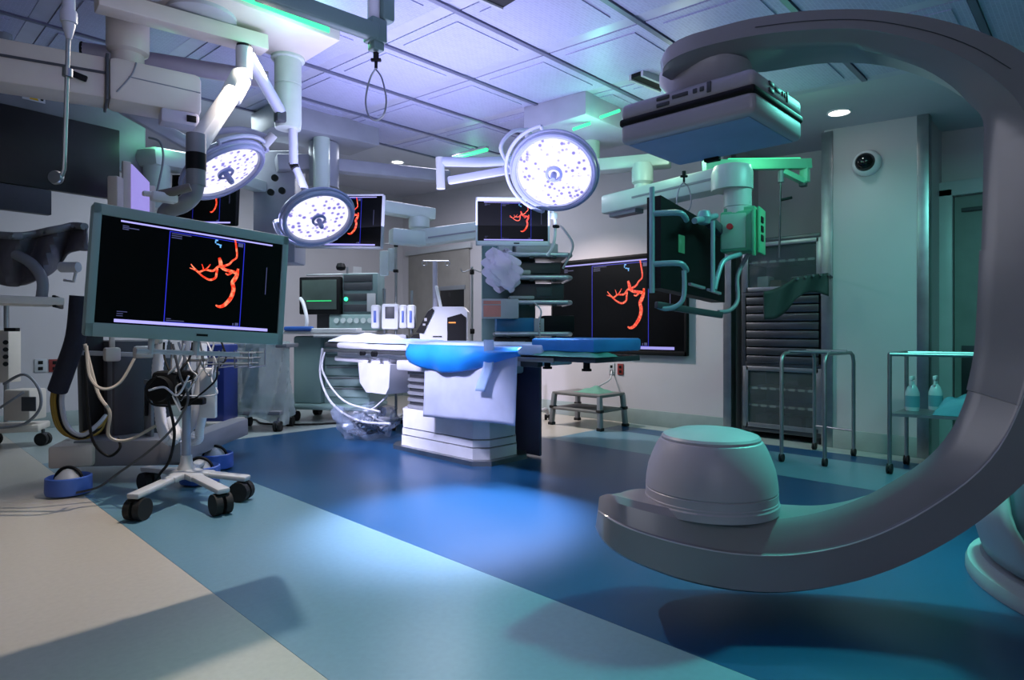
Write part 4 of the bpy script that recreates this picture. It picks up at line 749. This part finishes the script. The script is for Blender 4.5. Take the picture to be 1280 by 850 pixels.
part(am_, 'module', lgrey, lambda b: b.box((.4, -.03, 1.3), (.1, .012, .2), .003))
part(am_, 'status_lamp', emit('lamp_green', '#30f090', 3), lambda b: b.cyl((.1, -.03, 1.34), (.1, -.04, 1.34), .022, n=12))
part(am_, 'top_rail', steel, lambda b: b.tube([(-.4, .0, 1.62), (.46, .0, 1.62)], .01, 8).cyl((.1, 0, 1.6), (.1, 0, 1.7), .012, n=8))
part(am_, 'camera_knob', black, lambda b: b.lathe([(.0, -.04), (.045, -.03), (.055, 0), (.04, .04), (.0, .05)], Matrix.Translation((.02, 0, 1.7)), 14))
part(am_, 'breathing_arm', white, lambda b: b.tube([(-.42, -.1, 1.35), (-.35, -.15, 1.28), (-.28, -.2, 1.1), (-.3, -.2, 1.0)], .02, 10, sm=5))
part(am_, 'breathing_bag', blue, lambda b: b.box((-.3, -.33, 1.01), (.32, .1, .05), .02))
part(am_, 'cloth', white, lambda b: b.box((.08, -.28, 1.0), (.6, .14, .03), .012))
part(am_, 'handle', lgrey, lambda b: b.tube([(-.1, -.37, .93), (.42, -.37, .93)], .018, 10))
for x, y in ((-.4, -.24), (.4, -.24), (-.4, .24), (.4, .24)): caster(am_, (x, y, 0), .055, rubber, lgrey)
# plastic covered cart
pcx = thing('covered_cart', 'low cart wrapped in clear crinkled plastic beside the anaesthesia machine', 'cart', PZ(328, 0, 6.3), YAW)
part(pcx, 'frame', mgrey, lambda b: b.box((0, 0, .18), (.5, .4, .04), .008).box((-.16, .1, .5), (.12, .14, .66), .01).box((.05, .05, .84), (.48, .36, .04), .008))
for x, y in ((-.22, -.17), (.22, -.17), (-.22, .17), (.22, .17)): caster(pcx, (x, y, 0), .05, rubber, steel)
def wrap(u, v):
    a = 2 * math.pi * u; r_ = .27 + .03 * math.sin(a * 7 + v * 5) * v + .02 * math.sin(a * 13 + v * 11); s_ = .92 + .12 * v * v
    return WM[pcx] @ Vector((r_ * s_ * math.cos(a) * 1.02, r_ * s_ * .8 * math.sin(a), .88 - .78 * v + .05 * v * math.sin(a * 3)))
part(pcx, 'plastic_cover', mat('clear_crinkled_plastic', '#b9cccb', .12, bump=1.0, bscale=14, alpha=.5), lambda b: b.grid(wrap, 60, 16), local=False)
# narrow blue cart showing behind the hoses
o = thing('blue_cart', 'narrow dark blue cart behind the hanging hoses', 'cart', PZ(276, 0, 5.9), YAW)
part(o, 'body', mat('navy_plastic', '#1c2f78', .4), lambda b: b.box((0, 0, .5), (.2, .3, .72), .015)); part(o, 'label_panel', lgrey, lambda b: b.box((0, -.152, .6), (.12, .008, .03), .002))
part(o, 'base', cream, lambda b: b.box((0, -.05, .13), (.34, .4, .05), .012))
for x in (-.12, .14): caster(o, (x, -.18, 0), .05)
# floor cables
for pts, lab in (([G(285, 541), G(300, 530), G(318, 526), G(330, 531), G(380, 532), G(440, 529)], 'dark cable on the floor in front of the covered cart'), ([G(800, 514 + 5), G(840, 526), G(880, 528), G(905, 520)], 'thin dark cable trailing along the skirting by the step stool')):
    o = MB().tube([p + UP * .012 for p in pts], .011, 6, sm=6).build('floor_cable', black, loc=pts[0]); tag(o, lab, 'cable')
# plastic bag of tubing by the table foot
bg = thing('tubing_bag', 'clear plastic bag of dark tubing on the floor left of the table pedestal', 'bag', G(458, 547))
def bag(u, v):
    a = 2 * math.pi * u; r_ = (.24 + .03 * math.sin(a * 5 + v * 9) + .02 * math.sin(a * 11 + v * 4)) * (.75 + .35 * math.sin(math.pi * (.35 + .65 * (1 - v))))
    return G(458, 547) + Vector((r_ * math.cos(a), r_ * math.sin(a) * 1.1, .01 + .27 * v + .03 * v * math.sin(a * 3)))
part(bg, 'film', mat('bag_film', '#8fa0b8', .12, bump=1.0, bscale=20, alpha=.35), lambda b: b.grid(bag, 40, 10), local=False)
rnd = random.Random(4)
for k in range(7):
    q = [Vector((rnd.uniform(-.17, .17), rnd.uniform(-.17, .17), rnd.uniform(.03, .2))) for _ in range(6)]
    part(bg, 'tubing', (dgrey, lgrey, black)[k % 3], lambda b: b.tube(q, .008, 6, sm=6))
# infusion pumps on a pole
pp = thing('infusion_pump_stand', 'pole with a row of white infusion pumps in front of the corner', 'infusion stand', PZ(495, 0, 6.4), YAW)
part(pp, 'pole', steel, lambda b: b.cyl((0, 0, .1), (0, 0, 1.88), .014, n=10).cyl((-.12, 0, .95), (-.12, 0, 1.25), .012, n=8).cyl((.16, 0, .95), (.16, 0, 1.4), .016, n=8).cyl((-.12, 0, 1.25), (-.12, 0, 1.42), .018, n=8))
part(pp, 'clamp', black, lambda b: b.box((0, -.01, 1.6), (.05, .05, .03), .006)); part(pp, 'clamp', black, lambda b: b.box((0, 0, 1.87), (.04, .04, .05), .008))
part(pp, 'hook_bar', steel, lambda b: b.tube([(-.17, 0, 1.88), (.03, 0, 1.88)], .007, 6))
for k, (x, w_) in enumerate(((-.19, .085), (-.04, .17), (.09, .075), (.17, .08))):
    q = part(pp, 'pump', white, lambda b: b.box((x, -.06, 1.13), (w_, .12, .26 if k == 1 else .24), .02))
    part(pp, 'pump_panel', (dgrey if k == 1 else mat('pump_blue', '#4a66b8', .4)), lambda b: b.box((x, -.123, 1.17 if k == 1 else 1.13), (w_ * (.55 if k == 1 else .3), .008, .12), .003), q)
part(pp, 'fluid_bag', mat('fluid_bag', '#b8c8cc', .1, alpha=.5), lambda b: b.box((-.12, 0, 1.68), (.1, .04, .26), .02).box((-.05, .02, 1.72), (.08, .04, .24), .02))
part(pp, 'tray', lgrey, lambda b: b.box((.02, -.02, .92), (.2, .12, .06), .01))
part(pp, 'base', lgrey, lambda b: b.box((0, 0, .09), (.5, .06, .03), .008).box((0, 0, .09), (.06, .5, .03), .008))
for x, y in ((-.22, 0), (.22, 0), (0, -.22), (0, .22)): caster(pp, (x, y, 0), .035)
# white treatment unit
wu = thing('treatment_unit', 'white sloped medical unit with black side panel behind the operating table', 'medical unit', PZ(552, 0, 6.45), YAW)
SX = Matrix(((1, 0, 0, 0), (0, 0, 1, 0), (0, 1, 0, 0), (0, 0, 0, 1)))
part(wu, 'body', white, lambda b: b.prism([(-.16, .55), (.28, .55), (.28, 1.18), (.24, 1.23), (-.06, 1.23), (-.12, 1.18), (-.2, .98)], -.2, .2, SX))
part(wu, 'front_panel', black, lambda b: b.prism([(-.235, .97), (-.215, 1.0), (-.115, 1.18), (-.07, 1.215), (-.05, 1.19), (-.16, .96)], -.215, .19, SX))
part(wu, 'lower_tray', black, lambda b: b.prism([(-.3, .72), (-.3, .92), (-.26, .95), (-.1, .92), (-.08, .72)], -.18, .18, SX))
part(wu, 'side_panel', black, lambda b: b.prism([(.08, .62), (.27, .62), (.27, 1.12), (.22, 1.16), (.08, 1.12)], -.212, -.195, SX))
part(wu, 'indicator', emit('amber_led', '#ff9c40', 1.2), lambda b: b.box((.13, -.215, 1.07), (.07, .006, .012)).box((-.02, -.2, .86), (.01, .006, .01)))
part(wu, 'display_keys', emit('key_white', '#e0e0ff', .6), lambda b: b.box((-.135, -.22, 1.1), (.025, .006, .03)).box((-.15, -.22, 1.05), (.025, .006, .02)))
part(wu, 'slot', black, lambda b: b.box((-.02, -.203, .93), (.09, .008, .012)))
part(wu, 'lever', white, lambda b: b.beam((.0, -.05, 1.22), (-.05, -.05, 1.45), .04, .03, .01))
part(wu, 'pole', mat('pole_lilac', '#a9a8bc', .3, .2), lambda b: b.cyl((-.08, .1, 1.2), (-.08, .1, 1.72), .026, n=14))
part(wu, 'hook_bar', steel, lambda b: b.tube([(-.2, .1, 1.72), (.06, .1, 1.72)], .007, 6).ring(.025, .006, Matrix.Translation((-.19, .1, 1.695)) @ Matrix.Rotation(R(90), 4, 'X'), 14, 6).ring(.025, .006, Matrix.Translation((.05, .1, 1.695)) @ Matrix.Rotation(R(90), 4, 'X'), 14, 6))
part(wu, 'plinth', mgrey, lambda b: b.box((.06, 0, .33), (.36, .34, .46), .02).box((.06, 0, .11), (.5, .45, .04), .01))
for x, y in ((-.14, -.18), (.26, -.18), (-.14, .18), (.26, .18)): caster(wu, (x, y, 0), .04)
# second drip pole
dp = thing('drip_pole', 'thin drip stand with hooks just left of the equipment tower', 'drip stand', PZ(590, 0, 7.15), YAW)
part(dp, 'pole', steel, lambda b: b.cyl((0, 0, .05), (0, 0, 1.72), .014, n=10)); part(dp, 'clamp', black, lambda b: b.box((0, 0, 1.66), (.05, .05, .06), .01)); part(dp, 'clamp', black, lambda b: b.box((.0, -.01, .98), (.06, .05, .06), .01))
part(dp, 'hooks', steel, lambda b: b.tube([(-.13, 0, 1.7), (-.1, 0, 1.66), (0, 0, 1.69), (.1, 0, 1.66), (.13, 0, 1.71)], .006, 6, sm=4).tube([(0, -.1, 1.7), (0, 0, 1.68), (0, .1, 1.7)], .006, 6))
part(dp, 'base', mgrey, lambda b: b.box((0, 0, .09), (.42, .05, .03), .006).box((0, 0, .09), (.05, .42, .03), .006))
for x, y in ((-.19, 0), (.19, 0), (0, -.19), (0, .19)): caster(dp, (x, y, 0), .03)
# equipment tower hanging from the green boom
et = thing('equipment_tower', 'stack of silver shelves and devices hanging below the white framed monitor', 'equipment tower', PZ(650, .94, 5.75), YAW + R(4))
part(et, 'column', mat('tower_teal', '#5f7f7c', .45), lambda b: b.box((-.1, .15, .28), (.5, .18, 1.2), .015).cyl((.1, .15, .8), (.1, .15, 1.02), .07, n=16))
for z in (.02, .3, .52, .72):
    s_ = part(et, 'shelf', steel, lambda b: b.box((.08, -.02, z), (.66, .46, .03), .012)); part(et, 'shelf_bumper', mat('bumper_chrome', '#c4c6cc', .3, .5), lambda b: b.tube([(-.24, -.26, z), (.40, -.26, z), (.43, -.22, z), (.43, .2, z)], .022, 10), s_)
    for x in (-.12, .08, .28): part(et, 'shelf_clip', dgrey, lambda b: b.box((x, -.262, z - .02), (.04, .03, .03), .006), s_)
dv = part(et, 'device', mat('device_blue', '#1f6f9e', .4), lambda b: b.box((-.06, -.03, .1), (.34, .4, .13), .012)); part(et, 'device_front', lgrey, lambda b: b.box((.15, -.16, .1), (.09, .16, .12), .006), dv)
for k in range(4): part(et, 'device_button', (black, mat('btn_red', '#a03028', .4))[k % 2], lambda b: b.cyl((.15, -.242, .06 + k * .026), (.15, -.25, .06 + k * .026), .01, n=8), dv)
part(et, 'device', black, lambda b: b.box((.33, -.02, .11), (.28, .42, .15), .012)); part(et, 'device', dgrey, lambda b: b.box((.1, .0, .61), (.5, .36, .1), .01)); part(et, 'device', dgrey, lambda b: b.box((.15, .0, .4), (.46, .38, .14), .01))
part(et, 'device_screen', emit('small_screen', '#27424a', .2), lambda b: b.box((.2, -.195, .4), (.14, .008, .08), .002))
part(et, 'device', lgrey, lambda b: b.box((.14, .0, .79), (.38, .34, .09), .015)); part(et, 'device', lgrey, lambda b: b.box((.0, -.12, .345), (.22, .2, .03), .008)); part(et, 'device', lgrey, lambda b: b.box((-.02, -.1, .57), (.2, .2, .04), .01))
part(et, 'device', boomgreen, lambda b: b.box((-.14, .02, .78), (.14, .24, .13), .03))
def pbag(u, v):
    a = 2 * math.pi * u; s_ = math.sin(math.pi * (.12 + .8 * v)); r_ = .155 * s_ ** .7 * (1 + .2 * math.sin(a * 5 + v * 9) + .14 * math.sin(a * 11 - v * 13)); return WM[et] @ Vector((-.2 + r_ * (abs(math.cos(a)) ** .6) * (1 if math.cos(a) > 0 else -1) * .95 + .05 * v, -.27 + .5 * r_ * (abs(math.sin(a)) ** .6) * (1 if math.sin(a) > 0 else -1), .75 - .34 * v + .03 * math.sin(a * 2)))
part(et, 'white_bag', mat('bag_white', '#e4dcee', .5, bump=.4, bscale=18), lambda b: b.grid(pbag, 44, 18), local=False)
part(et, 'glove_box', lgrey, lambda b: b.box((-.2, -.3, .24), (.32, .1, .17), .006)); part(et, 'box_print', mat('print_pink', '#c97f72', .5), lambda b: b.box((-.27, -.352, .22), (.15, .004, .1)).box((-.27, -.352, .295), (.15, .004, .03)))
part(et, 'cable', wc, lambda b: b.tube([(.1, -.28, .3), (.16, -.3, .22), (.14, -.29, .1), (.17, -.28, -.1)], .007, 6, sm=6)); part(et, 'cable', lgrey, lambda b: b.tube([(.36, -.25, .6), (.45, -.25, .8), (.38, -.2, .95), (.36, -.1, 1.0)], .01, 6, sm=6))
part(et, 'lower_cabinet', dgrey, lambda b: b.box((.05, .02, -.12), (.6, .4, .22), .012)); part(et, 'nameplate', lgrey, lambda b: b.box((-.02, -.182, -.05), (.1, .004, .015)))
bm_ = thing('monitor_bracket', 'white bracket with tubing at the right side of the small hanging monitor', 'bracket', P(692, 275, 5.05))
part(bm_, 'arm', white, lambda b: b.beam(P(640, 283, 5.08), P(668, 280, 5.7), .06, .06, .01), local=False); part(bm_, 'side_clip', white, lambda b: b.tube([P(690, 262, 5.03), P(694, 280, 5.03), P(692, 305, 5.03), P(684, 320, 5.05)], .012, 8, sm=5).box(P(692, 270, 5.03), (.05, .05, .05), .01), local=False); part(bm_, 'knob', black, lambda b: b.box(P(695, 283, 5.02), (.05, .04, .025), .008), local=False)

# ------------------------------------------------------------------ things by the display wall
stl = thing('step_stool', 'two step grey metal stool by the wall below the large display', 'step stool', (5.25, 3.95, 0), R(0))
for sx in (-.2, .2):
    for sy in (-.29, .29): part(stl, 'leg', mgrey, lambda b: b.beam((sx * 1.1, sy * 1.08, .02), (sx, sy, .33), .045, .05, .008)); part(stl, 'foot', rubber, lambda b: b.box((sx * 1.1, sy * 1.08, .015), (.06, .06, .03), .006)); part(stl, 'corner_cap', rubber, lambda b: b.box((sx * 1.05, sy * 1.04, .19), (.06, .06, .03), .006))
part(stl, 'tread', mat('tread_grey', '#6e6d6c', .6), lambda b: b.box((0, 0, .335), (.44, .62, .03), .008)); part(stl, 'tread', mat('tread_grey', '#6e6d6c', .6), lambda b: b.box((-.02, 0, .18), (.44, .6, .025), .008))
o = MB().grid(lambda u, v: Vector((5.13 + .3 * v, 3.72 + .34 * u, .352 + .05 * math.sin(math.pi * u) * math.sin(math.pi * v) * (1 + .4 * math.sin(u * 11) * math.sin(v * 9)))), 14, 12).build('green_cloth', mat('green_cloth', '#5d8f7d', .8, bump=.3), loc=(5.25, 3.9, .352)); tag(o, 'crumpled green and white wrap lying on the step stool', 'cloth')
for k, (px, mm, nm) in enumerate(((765, lgrey, 'grey'), (776, mat('outlet_red', '#7d2a26', .4), 'red'))):
    y = onX(px, XW); o = thing('power_outlet', nm + ' power outlet on the wall just below the large display', 'outlet', (XW - .006, y, .57))
    part(o, 'plate', mm, lambda b: b.box((0, 0, 0), (.012, .075, .12), .003)); part(o, 'socket', black, lambda b: b.box((-.007, 0, .025), (.006, .03, .03), .002)); part(o, 'socket', black, lambda b: b.box((-.007, 0, -.025), (.006, .03, .03), .002))
o = MB().tube([(XW - .02, onX(766, XW), .55), (XW - .1, onX(769, XW), .46), (5.45, 3.95, .4), (5.35, 3.92, .39)], .008, 6, sm=6).build('extension_cable', lgrey, loc=(5.6, 4, .5)); tag(o, 'short grey power cord from the outlet down to the step stool', 'cable')
o = thing('foot_pedal_stand', 'low grey stand foot showing behind the dark table panel', 'stand', PZ(678, 0, 6.9), YAW)
part(o, 'arm', lgrey, lambda b: b.tube([(-.3, 0, .08), (-.05, -.02, .1), (.04, 0, .12), (.06, .02, .05)], .018, 8, sm=4)); caster(o, (.06, .02, 0), .03); part(o, 'post', mgrey, lambda b: b.cyl((-.3, 0, .05), (-.3, 0, .6), .02, n=10)); caster(o, (-.3, 0, 0), .03)
# door with dark window near the corner
dr1 = MB().box((XW - .012, 6.95, 1.06), (.03, 1.35, 2.1), .004).build('door_1', mat('door_grey', '#8a8580', .5)); struct(dr1, 'grey sliding door with a dark window near the far corner', 'door')
MB().box((XW - .03, 6.62, 1.05), (.012, .5, 1.0), .003).build('window_pane', mat('dark_glass', '#0c0d0f', .08), dr1); MB().box((XW - .03, 6.62, 1.58), (.02, .56, .06), .003).build('window_frame', mgrey, dr1); MB().box((XW - .025, 6.95, 2.14), (.05, 1.45, .07), .004).build('door_track', lgrey, dr1)
o = MB().box((0, 0, 0), (.14, .008, .1), .002, Matrix.Translation((4.9, YW - .006, 1.85))).build('wall_notice', white, loc=(4.9, YW, 1.85)); tag(o, 'small white notice on the far wall under the silver monitor', 'sign')
# stainless glass cabinet in the niche
cbn = thing('glass_cabinet', 'tall stainless cabinet with glass doors and slatted drawers in the wall niche', 'cabinet', (5.98, 2.15, 0))
cw, chh = .74, 1.84
def cab(b):
    for y in (-cw / 2 + .02, cw / 2 - .02): b.box((0, y, chh / 2 + .04), (.5, .04, chh - .04), .004)
    for z in (.08, .68, 1.33, 1.82): b.box((0, 0, z), (.5, cw - .08, .04), .004)
    b.box((.24, 0, chh / 2 + .03), (.02, cw - .06, chh - .1))
part(cbn, 'carcass', steel_d, cab)
for z0, z1, nm in ((.10, .66, 'glass_door'), (1.35, 1.80, 'glass_door')):
    d_ = part(cbn, 'glass_door', glass, lambda b: b.box((-.25, 0, (z0 + z1) / 2), (.006, cw - .14, z1 - z0 - .06)))
    part(cbn, 'door_frame', steel, lambda b: b.box((-.255, -cw / 2 + .045, (z0 + z1) / 2), (.02, .05, z1 - z0), .003).box((-.255, cw / 2 - .045, (z0 + z1) / 2), (.02, .05, z1 - z0), .003).box((-.255, 0, z0 + .02), (.02, cw - .1, .04), .003).box((-.255, 0, z1 - .02), (.02, cw - .1, .04), .003), d_)
for k in range(8): part(cbn, 'drawer_front', steel_d, lambda b: b.box((-.252, 0, .725 + k * .077), (.02, cw - .1, .066), .006))
for k, z in enumerate((.3, .46, 1.62)):
    s_ = part(cbn, 'shelf', steel, lambda b: b.box((-.02, 0, z), (.42, cw - .1, .012)))
    for j in range(7): part(cbn, 'shelf_label', mat('label_white', '#c9d4d0', .5), lambda b: b.box((-.235, -.25 + j * .083, z), (.006, .055, .022)), s_)
for j, (y, h_, mm) in enumerate(((.2, .14, white), (.08, .1, mat('box_brown', '#7a5a46', .6)), (-.1, .12, mat('box_teal', '#3f6f6a', .6)), (-.22, .09, lgrey))): part(cbn, 'stored_box', mm, lambda b: b.box((-.1, y, 1.355 + h_ / 2), (.16, .1, h_), .006))
for j in range(4): part(cbn, 'stored_box', mat('box_plum', '#5a4656', .6) if j % 2 else dgrey, lambda b: b.box((-.02, -.22 + j * .15, .15), (.2, .12, .12 - .02 * (j % 2)), .006))
for x in (-.2, .2):
    for y in (-.3, .3): part(cbn, 'foot', dgrey, lambda b: b.cyl((x, y, 0), (x, y, .08), .02, n=10))
# lead apron / grey green cloth in front of the cabinet
gc = thing('hanging_apron', 'dark green folded apron hanging across the front of the glass cabinet', 'apron', P(1000, 365, 5.0))
def apr(u, v):
    px = 955 + 81 * u; top = 347 + 3 * math.sin(u * 5) + (18 * (1 - u * 2.2) if u < .45 else -2); bot = top + 34 - 10 * u + 6 * math.sin(u * 7)
    return P(px, top + (bot - top) * v, 5.0 + .012 * math.sin(u * 15 + v * 2))
part(gc, 'cloth', mat('dark_green_cloth', '#26302f', .7, bump=.2), lambda b: b.grid(apr, 30, 8), local=False, solid=.01)
for k in range(5): part(gc, 'stud', steel, lambda b: b.cyl(apr(.5 + k * .12, .06) - FW * .015, apr(.5 + k * .12, .06) - FW * .025, .01, n=8), local=False)
part(gc, 'hanging_bar', steel_d, lambda b: b.tube([apr(.45, 0) + FW * .02, apr(1, .0) + FW * .02, P(1040, 347, 5.05)], .01, 8), local=False)
part(gc, 'wall_bracket', steel_d, lambda b: b.cyl(P(1038, 347, 5.04), P(1038, 347, 5.4), .012, n=8), local=False)
# dome camera
dcx = thing('dome_camera', 'black and white dome camera high on the wall at right', 'camera', (XW, onX(1084, XW), 2.36))
part(dcx, 'base', white, lambda b: b.lathe([(.105, 0), (.105, .03), (.085, .06), (.07, .065)], Matrix.Rotation(R(-90), 4, 'Y'), 28)); part(dcx, 'dome', mat('black_glass', '#060708', .08), lambda b: b.lathe([(.075, .055), (.07, .085), (.05, .115), (.02, .13), (.001, .132)], Matrix.Rotation(R(-90), 4, 'Y'), 28))
# door at right
dr2 = MB().box((6.28, .42, 1.05), (.05, 1.05, 2.1), .004).build('door_2', mat('door_teal', '#77807e', .5)); struct(dr2, 'pale door in the recess at the right', 'door')
MB().box((6.25, .42, 2.16), (.1, 1.3, .12), .006).build('door_head', lgrey, dr2); MB().box((6.25, 1.0, 1.08), (.1, .1, 2.16), .006).build('door_jamb', lgrey, dr2); MB().box((6.25, -.16, 1.08), (.1, .1, 2.16), .006).build('door_jamb', lgrey, dr2)
MB().box((6.25, .42, .62), (.02, .95, .5), .004).build('kick_plate', steel_d, dr2); MB().box((6.24, .42, 1.98), (.02, .95, .03), .003).build('door_rail', dgrey, dr2)
# stainless stands
def tubeU(b, p0, p1, z, r_=.014, lo=.07):
    p0, p1 = Vector(p0), Vector(p1); d = (p1 - p0); L = d.length; d.normalize(); c = .07
    b.tube([p0 + UP * lo, p0 + UP * (z - c), p0 + UP * (z - c * .3) + d * c * .3, p0 + UP * z + d * c, p1 + UP * z - d * c, p1 + UP * (z - c * .3) - d * c * .3, p1 + UP * (z - c), p1 + UP * lo], r_, 10)
A, B_, C_, D_ = G(977, 577), G(1018, 562), G(1031, 583), G(1067, 570)
stn = thing('steel_stand', 'bare stainless tube stand on casters in front of the glass cabinet', 'stand', (A + D_) / 2)
part(stn, 'leg_frame', steel, lambda b: tubeU(b, A, B_, .82), local=False); part(stn, 'leg_frame', steel, lambda b: tubeU(b, C_, D_, .82), local=False)
part(stn, 'top_bar', steel, lambda b: b.tube([(A * .8 + B_ * .2) + UP * .83, (C_ * .8 + D_ * .2) + UP * .83], .012, 8), local=False); part(stn, 'top_bar', steel, lambda b: b.tube([(A * .25 + B_ * .75) + UP * .83, (C_ * .25 + D_ * .75) + UP * .83], .012, 8), local=False)
part(stn, 'lower_brace', steel, lambda b: b.tube([B_ + UP * .2, D_ + UP * .2], .008, 8), local=False)
for p in (A, B_, C_, D_): caster(stn, p - (A + D_) / 2, .03, rubber, steel, (0, 1, 0), .014)
kt = thing('steel_cart', 'stainless cart with a lower shelf at right seen through the C-arm', 'cart', G(1175, 590))
k0, k1 = G(1112, 592), G(1138, 578); along = (G(1228, 604) - k0).normalized(); LK = .8
def kp(a, bq, z): return k0 + along * (a * LK) + (k1 - k0).normalized() * (bq * .42) + UP * z
for a, bq in ((0, 0), (1, 0), (0, 1), (1, 1), (.62, 0)):
    if a == .62: part(kt, 'post', steel, lambda b: b.tube([kp(a, bq, .42), kp(a, bq, .8)], .012, 8), local=False); continue
    part(kt, 'leg', steel, lambda b: b.tube([kp(a, bq, .09), kp(a, bq, .83)], .014, 10), local=False); caster(kt, kp(a, bq, 0) - WM[kt].translation, .035, rubber, steel, (0, 1, 0), .016)
def frame_rect(b, z, r_):
    c = [kp(0, 0, z), kp(1, 0, z), kp(1, 1, z), kp(0, 1, z)]
    for i in range(4): b.tube([c[i], c[(i + 1) % 4]], r_, 8)
part(kt, 'top_rail', steel, lambda b: frame_rect(b, .83, .014), local=False)
part(kt, 'shelf', steel, lambda b: b.add([kp(0, 0, .40), kp(1, 0, .40), kp(1, 1, .40), kp(0, 1, .40), kp(0, 0, .42), kp(1, 0, .42), kp(1, 1, .42), kp(0, 1, .42)], [(0, 3, 2, 1), (4, 5, 6, 7), (0, 1, 5, 4), (1, 2, 6, 5), (2, 3, 7, 6), (3, 0, 4, 7)]), local=False)
for k, (a, bq) in enumerate(((.1, .55), (.24, .85))):
    o = thing('spray_bottle', ('nearer' if k == 0 else 'farther') + ' white spray bottle standing on the lower shelf of the steel cart', 'bottle', kp(a, bq, .42))
    part(o, 'bottle', mat('bottle_plastic', '#b4c6cc', .25), lambda b: b.lathe([(.0, 0), (.042, .002), (.045, .02), (.045, .13), (.03, .17), (.014, .19), (.014, .21), (.0, .21)], None, 20)); part(o, 'bottle_label', mat('label_teal', '#5f9aa8', .5), lambda b: b.lathe([(.0456, .03), (.0456, .11)], None, 20, cap=False))
    part(o, 'trigger_head', white, lambda b: b.box((-.01, 0, .235), (.075, .022, .03), .006).box((-.035, 0, .205), (.01, .014, .05), .003))
kx, ky = along, (k1 - k0).normalized()
def pack(u, v):
    x, y = (u - .5) * 2, (v - .5) * 2; e = max(0, 1 - max(abs(x), abs(y)) ** 6); p = kp(.58 + .28 * x, .42 + .38 * y, .422)
    return p + UP * (.14 * e * (.8 + .2 * math.sin(x * 6) * math.cos(y * 5 + 1)))
o = MB().grid(pack, 26, 18).build('blue_pack', mat('blue_wrap', '#4f8ea0', .6, bump=.35, bscale=18), loc=kp(.58, .42, .42)); tag(o, 'pale blue wrapped pack lying on the lower shelf of the steel cart', 'wrapped pack')
o = MB().prism([(-.1, 0), (.12, 0), (.02, .1), (-.06, .12)], -.1, .1, Matrix.Translation(kp(.66, .6, .556)) @ Matrix.Rotation(YAW, 4, 'Z') @ Matrix.Rotation(R(90), 4, 'X')).build('black_wedge', black, loc=kp(.66, .6, .556)); tag(o, 'black wedge cushion on top of the blue pack', 'cushion')
